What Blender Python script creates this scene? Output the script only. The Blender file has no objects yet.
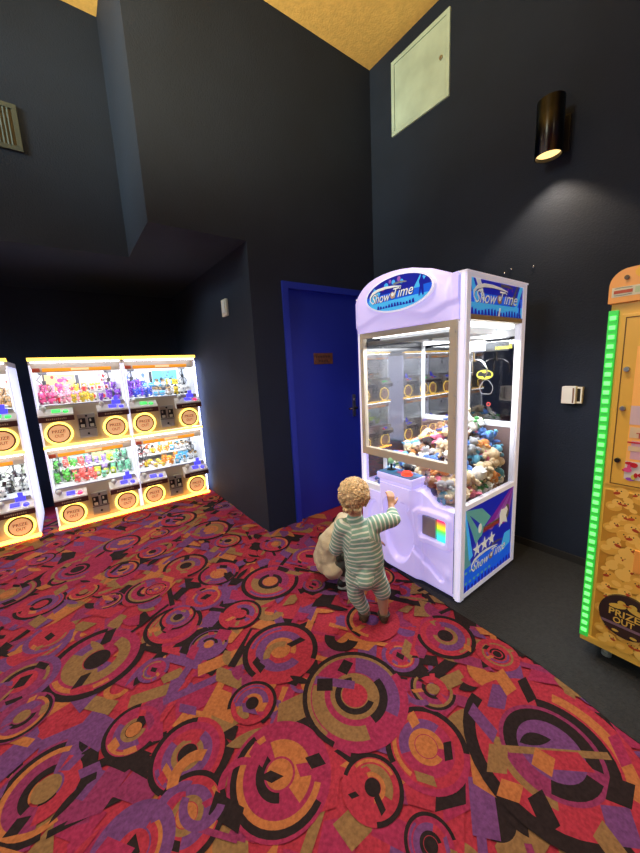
import bpy, bmesh, math, random
from mathutils import Vector, Matrix, Euler
PI = math.pi
S = bpy.context.scene
COL = S.collection
rnd = random.Random(7)
W = {}          # world base of every object that can be a parent

# ------------------------------------------------------------------ materials
def lin(c):
    return c/12.92 if c <= .04045 else ((c+.055)/1.055)**2.4
def rgb(h):
    return tuple(lin(int(h[i:i+2], 16)/255) for i in (0, 2, 4))
MATS = {}
def mat(name, col, rough=.5, metal=0., emit=None, es=0., var=0., vscale=40., bump=0., bscale=200., coat=0., spec=.5, sheen=0.):
    if name in MATS: return MATS[name]
    if isinstance(col, str): col = rgb(col)
    m = bpy.data.materials.new(name); m.use_nodes = True
    nt = m.node_tree; b = nt.nodes['Principled BSDF']
    b.inputs['Base Color'].default_value = (*col, 1)
    b.inputs['Roughness'].default_value = rough
    b.inputs['Metallic'].default_value = metal
    b.inputs['Specular IOR Level'].default_value = spec
    if coat: b.inputs['Coat Weight'].default_value = coat; b.inputs['Coat Roughness'].default_value = .1
    if sheen: b.inputs['Sheen Weight'].default_value = sheen
    if emit is not None:
        if isinstance(emit, str): emit = rgb(emit)
        b.inputs['Emission Color'].default_value = (*emit, 1); b.inputs['Emission Strength'].default_value = es
    if var or bump:
        tc = nt.nodes.new('ShaderNodeTexCoord')
    if var:
        n = nt.nodes.new('ShaderNodeTexNoise'); n.inputs['Scale'].default_value = vscale; n.inputs['Detail'].default_value = 4
        nt.links.new(tc.outputs['Object'], n.inputs['Vector'])
        r = nt.nodes.new('ShaderNodeMapRange'); r.inputs['To Min'].default_value = 1-var; r.inputs['To Max'].default_value = 1+var
        r.inputs['From Min'].default_value = .3; r.inputs['From Max'].default_value = .7
        nt.links.new(n.outputs['Fac'], r.inputs['Value'])
        mx = nt.nodes.new('ShaderNodeVectorMath'); mx.operation = 'SCALE'
        mx.inputs[0].default_value = col
        nt.links.new(r.outputs['Result'], mx.inputs['Scale'])
        nt.links.new(mx.outputs['Vector'], b.inputs['Base Color'])
    if bump:
        n2 = nt.nodes.new('ShaderNodeTexNoise'); n2.inputs['Scale'].default_value = bscale; n2.inputs['Detail'].default_value = 3
        nt.links.new(tc.outputs['Object'], n2.inputs['Vector'])
        bp = nt.nodes.new('ShaderNodeBump'); bp.inputs['Strength'].default_value = bump; bp.inputs['Distance'].default_value = .01
        nt.links.new(n2.outputs['Fac'], bp.inputs['Height']); nt.links.new(bp.outputs['Normal'], b.inputs['Normal'])
    MATS[name] = m
    return m
def glass(name, tint=(1, 1, 1), ior=1.5, rough=0.01):
    m = bpy.data.materials.new(name); m.use_nodes = True
    nt = m.node_tree; nt.nodes.remove(nt.nodes['Principled BSDF'])
    out = nt.nodes['Material Output']
    t = nt.nodes.new('ShaderNodeBsdfTransparent'); t.inputs['Color'].default_value = (*tint, 1)
    g = nt.nodes.new('ShaderNodeBsdfGlossy'); g.inputs['Roughness'].default_value = rough
    lw = nt.nodes.new('ShaderNodeLayerWeight'); lw.inputs['Blend'].default_value = .5      # Schlick, the same from both faces
    pw = nt.nodes.new('ShaderNodeMath'); pw.operation = 'POWER'; pw.inputs[1].default_value = 5
    f0 = ((ior-1)/(ior+1))**2
    f = nt.nodes.new('ShaderNodeMath'); f.operation = 'MULTIPLY_ADD'; f.inputs[1].default_value = 1-f0; f.inputs[2].default_value = f0
    nt.links.new(lw.outputs['Facing'], pw.inputs[0]); nt.links.new(pw.outputs[0], f.inputs[0])
    mx = nt.nodes.new('ShaderNodeMixShader')
    nt.links.new(f.outputs[0], mx.inputs[0]); nt.links.new(t.outputs[0], mx.inputs[1]); nt.links.new(g.outputs[0], mx.inputs[2])
    nt.links.new(mx.outputs[0], out.inputs['Surface'])
    MATS[name] = m
    return m
def ramp_emit(name, axis, lo, hi, stops, es, col='202020'):
    """a backlit strip whose lamps change colour along one axis"""
    m = mat(name, col, .3); nt = m.node_tree; b = nt.nodes['Principled BSDF']
    tc = nt.nodes.new('ShaderNodeTexCoord'); sx = nt.nodes.new('ShaderNodeSeparateXYZ')
    nt.links.new(tc.outputs['Object'], sx.inputs[0])
    r = nt.nodes.new('ShaderNodeMapRange'); r.inputs['From Min'].default_value = lo; r.inputs['From Max'].default_value = hi
    nt.links.new(sx.outputs[axis], r.inputs['Value'])
    cr = nt.nodes.new('ShaderNodeValToRGB'); el = cr.color_ramp.elements
    while len(el) < len(stops): el.new(.5)
    for e, (p, c) in zip(el, stops): e.position = p; e.color = (*rgb(c), 1)
    nt.links.new(r.outputs[0], cr.inputs[0]); nt.links.new(cr.outputs[0], b.inputs['Emission Color'])
    b.inputs['Emission Strength'].default_value = es
    return m

# ------------------------------------------------------------------ mesh builder
def basis(d):
    d = Vector(d).normalized()
    a = Vector((0, 0, 1)) if abs(d.z) < .9 else Vector((1, 0, 0))
    u = d.cross(a).normalized(); return u, d.cross(u).normalized()
TXT = {}
def text_geo(s, shear=0., bold=0.):
    k = (s, shear, bold)
    if k not in TXT:
        c = bpy.data.curves.new('t', 'FONT'); c.body = s; c.size = 1; c.shear = shear; c.offset = bold
        c.align_x = 'CENTER'; c.align_y = 'CENTER'; c.resolution_u = 3
        o = bpy.data.objects.new('t', c); COL.objects.link(o)
        bpy.context.view_layer.update()
        me = bpy.data.meshes.new_from_object(o.evaluated_get(bpy.context.evaluated_depsgraph_get()))
        vs = [v.co.copy() for v in me.vertices]; fs = [tuple(p.vertices) for p in me.polygons]
        bpy.data.objects.remove(o); bpy.data.curves.remove(c); bpy.data.meshes.remove(me)
        x0 = min(v.x for v in vs); x1 = max(v.x for v in vs); y0 = min(v.y for v in vs); y1 = max(v.y for v in vs)
        TXT[k] = ([((v.x-(x0+x1)/2)/(x1-x0), (v.y-(y0+y1)/2)/(y1-y0)) for v in vs], fs)
    return TXT[k]
class MB:
    def __init__(s): s.v = []; s.f = []; s.m = []; s.sm = []
    def add(s, vs, fs, mi=0, sm=False):
        n = len(s.v); s.v += [Vector(v) for v in vs]
        for f in fs: s.f.append(tuple(i+n for i in f)); s.m.append(mi); s.sm.append(sm)
    def box(s, x0, x1, y0, y1, z0, z1, mi=0, b=0.):
        x0, x1 = min(x0, x1), max(x0, x1); y0, y1 = min(y0, y1), max(y0, y1); z0, z1 = min(z0, z1), max(z0, z1)
        b = min(b, (x1-x0)*.45, (y1-y0)*.45, (z1-z0)*.45)
        if b <= 0:
            s.add([(x, y, z) for x in (x0, x1) for y in (y0, y1) for z in (z0, z1)],
                  [(0, 1, 3, 2), (4, 6, 7, 5), (0, 4, 5, 1), (2, 3, 7, 6), (0, 2, 6, 4), (1, 5, 7, 3)], mi); return
        bm = bmesh.new(); bmesh.ops.create_cube(bm, size=1)
        for v in bm.verts: v.co = Vector(((x0+x1)/2+v.co.x*(x1-x0), (y0+y1)/2+v.co.y*(y1-y0), (z0+z1)/2+v.co.z*(z1-z0)))
        bmesh.ops.bevel(bm, geom=bm.edges[:], offset=b, segments=2, affect='EDGES', profile=.7)
        s.addbm(bm, mi)
    def addbm(s, bm, mi=0, sm=False, M=None):
        bm.verts.index_update()
        s.add([(M @ v.co if M else v.co.copy()) for v in bm.verts], [tuple(v.index for v in f.verts) for f in bm.faces], mi, sm); bm.free()
    def cyl(s, p0, p1, r0, r1=None, n=20, mi=0, sm=True, caps=True):
        r1 = r0 if r1 is None else r1; p0 = Vector(p0); p1 = Vector(p1); u, w = basis(p1-p0)
        vs = []
        for p, r in ((p0, r0), (p1, r1)):
            for i in range(n): a = 2*PI*i/n; vs.append(p+u*math.cos(a)*r+w*math.sin(a)*r)
        s.add(vs, [(i, (i+1) % n, n+(i+1) % n, n+i) for i in range(n)], mi, sm)
        if caps: s.add(vs, [tuple(range(n-1, -1, -1)), tuple(range(n, 2*n))], mi)
    def tube(s, pts, r, n=6, mi=0, closed=False):
        pts = [Vector(p) for p in pts]; N = len(pts); vs = []
        u = basis(pts[1]-pts[0])[0]
        for i, p in enumerate(pts):
            a = pts[(i-1) % N] if (closed or i) else p; c = pts[(i+1) % N] if (closed or i < N-1) else p
            d = (c-a).normalized(); u = (u-d*u.dot(d)).normalized(); w = d.cross(u)
            rr = r[i] if isinstance(r, (list, tuple)) else r
            for k in range(n): t = 2*PI*k/n; vs.append(p+u*math.cos(t)*rr+w*math.sin(t)*rr)
        fs = [(i*n+k, i*n+(k+1) % n, ((i+1) % N)*n+(k+1) % n, ((i+1) % N)*n+k) for i in range(N if closed else N-1) for k in range(n)]
        if not closed: fs += [tuple(range(n-1, -1, -1)), tuple((N-1)*n+k for k in range(n))]
        s.add(vs, fs, mi, True)
    def ball(s, c, r, mi=0, n=12, M=None):
        if not isinstance(r, (tuple, list)): r = (r, r, r)
        h = max(5, n*2//3); c = Vector(c)
        vs = [(0, 0, 1)]
        for i in range(1, h):
            t = PI*i/h
            for k in range(n): a = 2*PI*k/n; vs.append((math.sin(t)*math.cos(a), math.sin(t)*math.sin(a), math.cos(t)))
        vs.append((0, 0, -1))
        R = M or Matrix.Identity(3)
        vs = [c + R @ Vector((v[0]*r[0], v[1]*r[1], v[2]*r[2])) for v in vs]
        L = len(vs)-1
        fs = [(0, 1+k, 1+(k+1) % n) for k in range(n)]
        for i in range(h-2): fs += [(1+i*n+k, 1+(i+1)*n+k, 1+(i+1)*n+(k+1) % n, 1+i*n+(k+1) % n) for k in range(n)]
        fs += [(1+(h-2)*n+k, L, 1+(h-2)*n+(k+1) % n) for k in range(n)]
        s.add(vs, fs, mi, True)
    def prism(s, pts, fn, d0, d1, mi=0):
        """2-D outline pts, fn(a, b, d) -> point, extruded from d0 to d1"""
        n = len(pts); vs = [fn(a, b, d0) for a, b in pts]+[fn(a, b, d1) for a, b in pts]
        s.add(vs, [tuple(range(n-1, -1, -1)), tuple(range(n, 2*n))]+[(i, (i+1) % n, n+(i+1) % n, n+i) for i in range(n)], mi)
    def grid(s, P, mi=0, sm=True):
        R = len(P); C = len(P[0])
        s.add([p for row in P for p in row], [(i*C+j, i*C+j+1, (i+1)*C+j+1, (i+1)*C+j) for i in range(R-1) for j in range(C-1)], mi, sm)
    def build(s, name, mats, parent=None, loc=None, fixn=True):
        base = W[parent.name] if parent else Vector(loc or (0, 0, 0))
        me = bpy.data.meshes.new(name)
        me.from_pydata([v-base for v in s.v], [], s.f)
        for m in (mats if isinstance(mats, (list, tuple)) else [mats]): me.materials.append(m)
        me.polygons.foreach_set('material_index', s.m); me.polygons.foreach_set('use_smooth', s.sm)
        if fixn:
            bm = bmesh.new(); bm.from_mesh(me); bmesh.ops.recalc_face_normals(bm, faces=bm.faces[:]); bm.to_mesh(me); bm.free()
        me.update()
        o = bpy.data.objects.new(name, me); COL.objects.link(o)
        if parent: o.parent = parent
        else: o.location = base
        W[o.name] = base.copy()
        return o
class Art:
    """flat printed artwork on a plane: layers step off the surface by a fraction of a millimetre"""
    def __init__(s, mb, o, right, up, n=None, step=.0008):
        s.mb = mb; s.o = Vector(o); s.r = Vector(right).normalized(); s.u = Vector(up).normalized()
        s.n = Vector(n) if n else s.r.cross(s.u); s.step = step
    def P(s, a, b, L): return s.o+s.r*a+s.u*b+s.n*(s.step*L)
    def poly(s, pts, L, mi): s.mb.add([s.P(a, b, L) for a, b in pts], [tuple(range(len(pts)))], mi)
    def rect(s, a0, a1, b0, b1, L, mi): s.poly([(a0, b0), (a1, b0), (a1, b1), (a0, b1)], L, mi)
    def ell(s, a, b, ra, rb, L, mi, n=28, t0=0., t1=2*PI, rot=0.):
        c, q = math.cos(rot), math.sin(rot); pts = []
        for i in range(n):
            t = t0+(t1-t0)*i/(n if abs(t1-t0) > 6.2 else n-1); x, y = ra*math.cos(t), rb*math.sin(t)
            pts.append((a+x*c-y*q, b+x*q+y*c))
        s.poly(pts, L, mi)
    def band(s, path, w, L, mi):
        n = len(path); A = []; B = []
        for i, (x, y) in enumerate(path):
            x0, y0 = path[max(0, i-1)]; x1, y1 = path[min(n-1, i+1)]; d = math.hypot(x1-x0, y1-y0) or 1
            ww = w[i] if isinstance(w, (list, tuple)) else w
            A.append(s.P(x-(y1-y0)/d*ww/2, y+(x1-x0)/d*ww/2, L)); B.append(s.P(x+(y1-y0)/d*ww/2, y-(x1-x0)/d*ww/2, L))
        s.mb.add(A+B, [(i, i+1, n+i+1, n+i) for i in range(n-1)], mi)
    def text(s, t, a, b, w, h, L, mi, shear=0., rot=0., bold=0., flip=False):
        vs, fs = text_geo(t, shear, bold); c, q = math.cos(rot), math.sin(rot)
        pts = []
        for x, y in vs:
            x = x*w*(-1 if flip else 1); y = y*h
            pts.append(s.P(a+x*c-y*q, b+x*q+y*c, L))
        s.mb.add(pts, fs, mi)
    def star(s, a, b, r, L, mi, k=.42, rot=PI/2):
        s.poly([(a+r*(1 if i % 2 == 0 else k)*math.cos(rot+PI*i/5), b+r*(1 if i % 2 == 0 else k)*math.sin(rot+PI*i/5)) for i in range(10)], L, mi)

def tag(o, label, cat=None, group=None, kind=None):
    o['label'] = label
    if cat: o['category'] = cat
    if group: o['group'] = group
    if kind: o['kind'] = kind
    return o
def thing(name, label, cat, loc=(0, 0, 0), group=None):
    o = bpy.data.objects.new(name, None); COL.objects.link(o); o.location = loc; o.empty_display_size = .05
    W[o.name] = Vector(loc)
    return tag(o, label, cat, group)
def struct(o, label=None):
    o['kind'] = 'structure'
    if label: o['label'] = label; o['category'] = o.name.split('_')[0]
    return o
def dup(o, loc=None, rot=None, scale=None, label=None, group=None, parent=None):
    c = o.copy(); COL.objects.link(c)
    if parent is not None: c.parent = parent
    if loc is not None: c.location = loc
    if rot is not None: c.rotation_euler = rot
    if scale is not None: c.scale = (scale,)*3 if not isinstance(scale, (tuple, list)) else scale
    if label: c['label'] = label
    if group: c['group'] = group
    for ch in list(o.children): dup(ch, parent=c)
    return c
def remesh(mb, voxel, smooth=4, mb_mi=0):
    """fuse overlapping rounded shapes into one continuous skin; returns verts, faces"""
    me = bpy.data.meshes.new('r'); me.from_pydata(mb.v, [], mb.f)
    o = bpy.data.objects.new('r', me); COL.objects.link(o)
    r = o.modifiers.new('r', 'REMESH'); r.mode = 'VOXEL'; r.voxel_size = voxel
    if smooth: q = o.modifiers.new('s', 'SMOOTH'); q.iterations = smooth; q.factor = .5
    bpy.context.view_layer.update()
    e = bpy.data.meshes.new_from_object(o.evaluated_get(bpy.context.evaluated_depsgraph_get()))
    vs = [v.co.copy() for v in e.vertices]; fs = [tuple(p.vertices) for p in e.polygons]
    bpy.data.objects.remove(o); bpy.data.meshes.remove(me); bpy.data.meshes.remove(e)
    return vs, fs
def limb(mb, pts, n=14):
    """sphere-swept chain: pts = [(point, radius), ...]"""
    for (p, r), (q, t) in zip(pts, pts[1:]):
        p = Vector(p); q = Vector(q)
        mb.cyl(p, q, r, t, n)
    for p, r in pts: mb.ball(p, r, n=n)

# palette
M_wall = mat('wall_paint', (.0085, .0155, .0350), .80, bump=.25, bscale=90, var=.12, vscale=3, spec=.35)
M_ceil = mat('ceiling_gold', (.70, .48, .16), .9, var=.1, vscale=25, bump=.3, bscale=60)
M_door = mat('door_blue', (.012, .028, .36), .45, var=.08, vscale=2)
M_frameblue = mat('frame_blue', (.016, .035, .42), .4)
M_mat = mat('mat_black', (.014, .015, .0165), .85, bump=.5, bscale=120, var=.35, vscale=60)
M_black = mat('black_plastic', (.012, .012, .013), .4)
M_rubber = mat('rubber', (.02, .02, .02), .7)
M_chrome = mat('chrome', (.75, .75, .76), .2, 1.)
M_steel = mat('steel', (.5, .5, .5), .35, 1.)
M_white = mat('white_plastic', (.78, .78, .76), .4)
M_cream = mat('cream_plastic', (.72, .70, .60), .45)

# ------------------------------------------------------------------ camera (solved from the vanishing lines of the photograph)
CAM = Vector((0, 0, 1.4))
cam_d = bpy.data.cameras.new('camera'); cam = bpy.data.objects.new('camera', cam_d); COL.objects.link(cam)
r_ = Vector((.79887, -.59946, -.04944)); d_ = Vector((-.14136, -.10722, -.98414)); f_ = Vector((.58465, .79319, -.17039))
Mx = Matrix((r_, -d_, -f_)).transposed().to_4x4(); Mx.translation = CAM
cam.matrix_world = Mx
cam_d.sensor_fit = 'HORIZONTAL'; cam_d.sensor_width = 36; cam_d.lens = 339/640*36; cam_d.clip_start = .01
S.camera = cam
# ------------------------------------------------------------------ room shell
ZC, ZS = 4.03, 2.372          # ceiling height, soffit height
XR, YA = 2.61, 2.514          # right wall plane, door wall plane
DX0, DX1, DZ = 1.53, 2.43, 2.115
m = MB()
m.box(1.25, DX0, YA, YA+.14, 0, ZS); m.box(DX1, XR+.1, YA, YA+.14, 0, ZS); m.box(DX0, DX1, YA, YA+.14, DZ, ZS)
m.box(.57, XR+.1, YA, YA+.14, ZS, ZC+.1)
struct(m.build('wall_back', M_wall))
m = MB(); m.box(1.25, 1.36, YA+.14, 4.9, 0, ZS); m.box(.57, .70, YA+.14, 3.42, ZS+.1, ZC+.1)
struct(m.build('wall_return', M_wall))
m = MB(); m.box(XR, XR+.12, -3.5, YA, 0, ZC+.1); struct(m.build('wall_right', M_wall))
m = MB(); m.box(-4.2, .57, 3.30, 3.42, ZS+.1, ZC+.1); struct(m.build('wall_left', M_wall))
m = MB(); m.box(-4.2, 1.25, 4.78, 4.9, 0, ZS); struct(m.build('wall_alcove', M_wall))
m = MB(); m.box(-4.2, .57, 3.30, 4.9, ZS, ZS+.1); m.box(.57, 1.36, YA+.14, 4.9, ZS, ZS+.1)
struct(m.build('ceiling_soffit', M_wall))
m = MB(); m.box(-4.2, XR+.12, -3.5, 3.42, ZC, ZC+.1); struct(m.build('ceiling', M_ceil))

# ------------------------------------------------------------------ carpet: loud geometric pattern, laid as inlaid shapes of one floor mesh
PAL = [mat('carpet_red', (.30, .026, .045), .95, var=.25, vscale=90, spec=.1), mat('carpet_crimson', (.25, .022, .066), .95, var=.25, vscale=90, spec=.1),
       mat('carpet_purple', (.125, .042, .14), .95, var=.25, vscale=90, spec=.1), mat('carpet_black', (.020, .013, .014), .95, var=.25, vscale=90, spec=.1),
       mat('carpet_orange', (.34, .115, .040), .95, var=.22, vscale=90, spec=.1), mat('carpet_tan', (.20, .108, .046), .95, var=.22, vscale=90, spec=.1),
       mat('carpet_plum', (.19, .026, .082), .95, var=.25, vscale=90, spec=.1)]
RED, CRI, PUR, BLK, ORA, TAN, PLU = range(7)
CIRC = [(1.21, .346, .292), (.878, .631, .15), (.809, .944, .233), (1.113, .951, .089), (1.387, .885, .145), (1.089, .751, .1), (1.178, 1.205, .151), (.41, .898, .181),
 (.118, .988, .125), (.635, .667, .103), (.172, 1.17, .136), (-.038, 1.008, .124), (-.249, 1.373, .169), (.411, 1.632, .099), (.683, 1.358, .189), (.302, 1.904, .156),
 (.15, 1.653, .07), (.448, 1.194, .104), (-.315, 2.221, .158), (-.064, 1.91, .225), (-.359, 1.992, .149), (-.343, 1.768, .111), (.681, 2.215, .14), (.916, 1.893, .191),
 (.338, 1.95, .1), (.633, 1.733, .122), (.294, 2.324, .07), (.86, 2.931, .193), (.913, 2.621, .113), (1.186, 2.307, .124), (.457, 2.896, .183), (1.29, 1.968, .13),
 (1.12, 1.673, .074), (.704, 3.38, .178), (1.633, 2.264, .083), (.527, 2.021, .122), (.204, 3.211, .141), (-.118, 2.986, .222), (-.346, 3.366, .096), (-.094, 2.625, .097),
 (.246, 2.349, .138), (-.317, 2.657, .138), (-.506, 2.947, .179), (.149, 2.752, .113), (.376, 2.871, .11), (-.263, 2.267, .117)]
shapes = []      # (quads in 2-D, colour)
def pick(*w):
    return rnd.choices([RED, CRI, PUR, BLK, ORA, TAN, PLU], w or (19, 12, 17, 17, 10, 14, 11))[0]
def sh_poly(pts, c): shapes.append(([pts], c))
def sh_arc(cx, cy, r0, r1, a0, a1, c):
    n = max(5, int(abs(a1-a0)/.16)); q = []
    for i in range(n):
        t, u = a0+(a1-a0)*i/n, a0+(a1-a0)*(i+1)/n
        P = [(cx+r1*math.cos(t), cy+r1*math.sin(t)), (cx+r1*math.cos(u), cy+r1*math.sin(u))]
        P += [(cx+r0*math.cos(u), cy+r0*math.sin(u)), (cx+r0*math.cos(t), cy+r0*math.sin(t))] if r0 > 0 else [(cx, cy)]
        q.append(P)
    shapes.append((q, c))
def quad(cx, cy, l, w, a, c, skew=0.):
    ca, sa = math.cos(a), math.sin(a)
    sh_poly([(cx+x*ca-y*sa, cy+x*sa+y*ca) for x, y in ((-l+skew, -w), (l+skew, -w), (l-skew, w), (-l-skew, w))], c)
def lens(cx, cy, l, w, a, c):
    ca, sa = math.cos(a), math.sin(a); P = []
    for i in range(9): t = -1+2*i/8; P.append((t*l, w*(1-t*t)))
    for i in range(1, 8): t = 1-2*i/8; P.append((t*l, -w*.5*(1-t*t)))
    sh_poly([(cx+x*ca-y*sa, cy+x*sa+y*ca) for x, y in P], c)
A0 = .62
for gx in range(-28, 20):                 # background shards
    for gy in range(-3, 50):
        x = gx*.09+rnd.uniform(-.04, .04); y = gy*.09+rnd.uniform(-.04, .04)
        if y > 2.6 and x > 1.22: continue
        if x < -1.2 and y < 2.5: continue
        a = A0+rnd.choice((0, PI/2))+rnd.uniform(-.12, .12)+(rnd.random() < .2)*PI/4
        k = rnd.random()
        if k < .55: quad(x, y, rnd.uniform(.04, .11), rnd.uniform(.025, .055), a, pick(), rnd.uniform(-.03, .03))
        elif k < .70: quad(x, y, rnd.uniform(.10, .2), rnd.uniform(.010, .02), a, pick(4, 4, 12, 34, 8, 10, 4))
        elif k < .82: lens(x, y, rnd.uniform(.05, .1), rnd.uniform(.02, .04), a, pick(10, 5, 10, 10, 30, 20, 10))
        else: sh_arc(x, y, 0 if k < .9 else .035, rnd.uniform(.05, .09), a, a+rnd.choice((PI, PI/2, PI*1.3)), pick())
def ringset(cx, cy, R, style):
    th = rnd.uniform(0, 2*PI)
    base = rnd.choice((RED, CRI, PLU, RED, PUR))
    if rnd.random() < .8: sh_arc(cx, cy, 0, R, 0, 2*PI, base)
    else: sh_arc(cx, cy, R*.3, R, th, th+rnd.uniform(2.5, 4.5), base)
    if style == 0:                         # black open ring outside, bands inward
        sh_arc(cx, cy, R*.86, R, th, th+rnd.uniform(3.6, 5.2), BLK)
        sh_arc(cx, cy, R*.66, R*.86, 0, 2*PI, rnd.choice((RED, CRI, RED)))
        sh_arc(cx, cy, R*.72, R*.82, th+2, th+2+rnd.uniform(1, 2.4), rnd.choice((TAN, ORA, PUR)))
        sh_arc(cx, cy, R*.42, R*.66, th+1, th+1+rnd.uniform(2.5, 5), rnd.choice((PUR, TAN, PUR)))
        sh_arc(cx, cy, R*.28, R*.42, th, th+rnd.uniform(3, 6.2), rnd.choice((BLK, ORA, TAN)))
        sh_arc(cx, cy, 0, R*.26, 0, 2*PI, rnd.choice((RED, ORA, BLK)))
    elif style == 1:                       # purple band, tan ring, black eye
        sh_arc(cx, cy, R*.78, R, th, th+rnd.uniform(3, 5.5), PUR)
        sh_arc(cx, cy, R*.60, R*.70, th+1.5, th+1.5+rnd.uniform(2.5, 5), rnd.choice((TAN, ORA)))
        sh_arc(cx, cy, R*.44, R*.60, th+3, th+3+rnd.uniform(2, 4), rnd.choice((BLK, PUR, RED)))
        sh_arc(cx, cy, 0, R*.40, 0, 2*PI, rnd.choice((RED, CRI, TAN)))
        quad(cx, cy, R*.22, R*.16, th, BLK, R*.05)
    elif style == 2:                       # half rings
        sh_arc(cx, cy, R*.82, R*.94, th, th+PI*1.1, BLK)
        sh_arc(cx, cy, R*.70, R*.82, th-.2, th+PI*1.2, rnd.choice((TAN, ORA)))
        sh_arc(cx, cy, R*.3, R*.62, th+PI, th+2*PI-.3, rnd.choice((PUR, ORA, RED)))
        sh_arc(cx, cy, R*.3, R*.46, th, th+PI*.8, BLK)
        sh_arc(cx, cy, 0, R*.26, 0, 2*PI, rnd.choice((ORA, PUR, TAN)))
    else:                                  # thin rings
        for k, f in enumerate((.9, .72, .54, .36)):
            sh_arc(cx, cy, R*(f-.1), R*f, th+k*.9, th+k*.9+rnd.uniform(3, 6.2), (BLK, RED, TAN, PUR)[(k+int(th*3)) % 4])
        sh_arc(cx, cy, 0, R*.2, 0, 2*PI, rnd.choice((BLK, ORA)))
    for _ in range(3):                     # shards that cut across the rings
        a = rnd.uniform(0, 2*PI); q = R*rnd.uniform(.45, .8)
        quad(cx+q*math.cos(a), cy+q*math.sin(a), R*rnd.uniform(.12, .24), R*rnd.uniform(.07, .13), a+rnd.choice((0, PI/2)), pick(12, 6, 16, 22, 18, 20, 6), R*.04)
extra = []
for _ in range(900):
    x, y, r = rnd.uniform(-2.4, 2.4), rnd.uniform(-.3, 4.4), rnd.uniform(.07, .17)
    if (y > 2.45 and x > 1.2) or (y < 1.8 and x > 1.5): continue
    if all(math.hypot(x-a, y-b) > (r+c)*.98 for a, b, c in CIRC+extra): extra.append((x, y, r))
for i, (x, y, R) in enumerate(extra+sorted(CIRC, key=lambda c: -c[2])):
    if abs(x-1.21) < .001 and abs(y-.346) < .001 or (abs(x-.809) < .001 and abs(y-.944) < .001): continue
    ringset(x, y, R, rnd.choice((0, 0, 1, 2, 3)))
for _ in range(150):                       # small inlays scattered over everything
    x, y = rnd.uniform(-1.6, 1.7), rnd.uniform(0, 4)
    a = A0+rnd.choice((0, PI/2))+rnd.uniform(-.2, .2); k = rnd.random()
    if k < .5: quad(x, y, rnd.uniform(.025, .06), rnd.uniform(.015, .035), a, pick(8, 8, 14, 22, 18, 20, 10), rnd.uniform(-.02, .02))
    elif k < .7: quad(x, y, rnd.uniform(.06, .13), rnd.uniform(.007, .013), a, pick(2, 2, 10, 30, 8, 14, 4))
    elif k < .85: lens(x, y, rnd.uniform(.04, .08), rnd.uniform(.015, .03), a, pick(6, 4, 10, 14, 26, 20, 8))
    else: sh_arc(x, y, .05, rnd.uniform(.07, .09), a, a+rnd.choice((PI, 2.2)), pick(6, 6, 10, 30, 10, 14, 6))
# two large rosettes in the foreground
x, y = 1.21, .346
dirn = lambda px, py: math.atan2(py-y, px-x)
sh_arc(x, y, 0, .285, 0, 2*PI, RED)
sh_arc(x, y, .245, .29, 1.6, 4.3, BLK); sh_arc(x, y, .21, .25, 4.9, 6.6, ORA); sh_arc(x, y, .155, .20, 4.9, 6.9, BLK); sh_arc(x, y, .10, .19, 2.2, 3.6, TAN)
sh_arc(x, y, 0, .165, 0, 2*PI, PLU); sh_arc(x, y, .105, .15, -1.2, 2.4, BLK); sh_arc(x, y, .105, .15, 3.5, 4.8, BLK); sh_arc(x, y, 0, .105, 0, 2*PI, PUR)
lens(x-.01, y+.045, .06, .03, -.6, BLK); quad(x+.01, y-.02, .17, .012, -.75, TAN); quad(x, y-.045, .07, .03, -.75, RED, .01); quad(x-.06, y, .035, .03, .2, ORA)
x, y = .809, .944
sh_arc(x, y, 0, .225, 0, 2*PI, CRI); sh_arc(x, y, .205, .225, -.2, 3.6, BLK); sh_arc(x, y, .19, .205, -.2, 3.4, TAN)
sh_arc(x, y, .11, .19, -1.2, .8, PUR); sh_arc(x, y, .13, .185, 2.2, 4.3, TAN); sh_arc(x, y, .10, .14, 4.6, 6.2, BLK)
sh_arc(x, y, 0, .105, 0, 2*PI, TAN); sh_arc(x, y, .06, .085, 1.0, 5.2, BLK); sh_arc(x, y, 0, .055, 0, 2*PI, RED); quad(x-.03, y+.1, .09, .02, 2.3, PUR); quad(x+.06, y+.13, .035, .025, .4, BLK); quad(x-.07, y+.12, .03, .035, .9, BLK)
x, y = 1.21, .346
for a, q_, l, w_, c, t in ((2.6, .20, .05, .03, TAN, .4), (3.4, .215, .045, .03, BLK, .9), (2.0, .22, .06, .025, PUR, 1.3), (3.0, .235, .03, .03, ORA, .2), (4.4, .22, .05, .04, PUR, .5), (4.9, .19, .045, .03, BLK, .1), (4.1, .25, .04, .03, TAN, 1.1), (1.3, .22, .06, .03, PUR, .3), (.7, .235, .05, .022, BLK, .8), (5.6, .24, .05, .02, CRI, .6), (1.0, .27, .05, .03, ORA, 1.0)):
    quad(x+q_*math.cos(a), y+q_*math.sin(a), l, w_, t, c, .012)
fl = MB()
fl.add([(-4.2, -3.5, 0), (XR, -3.5, 0), (XR, 4.9, 0), (-4.2, 4.9, 0)], [(0, 1, 2, 3)], RED)
lev = []; cells = {}
for qs, c in shapes:                       # stack overlapping inlays a hair apart
    xs = [p[0] for q in qs for p in q]; ys = [p[1] for q in qs for p in q]
    bb = (min(xs), max(xs), min(ys), max(ys))
    keys = [(i, j) for i in range(int(bb[0]//.25), int(bb[1]//.25)+1) for j in range(int(bb[2]//.25), int(bb[3]//.25)+1)]
    L = 0; seen = set()
    for k in keys:
        for b2, l2 in cells.get(k, ()):
            if l2 > L and b2[0] < bb[1] and b2[1] > bb[0] and b2[2] < bb[3] and b2[3] > bb[2]: L = l2
    L += 1
    for k in keys: cells.setdefault(k, []).append((bb, L))
    z = L*.00006
    for q in qs: fl.add([(px, py, z) for px, py in q], [tuple(range(len(q)))], c)
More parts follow.
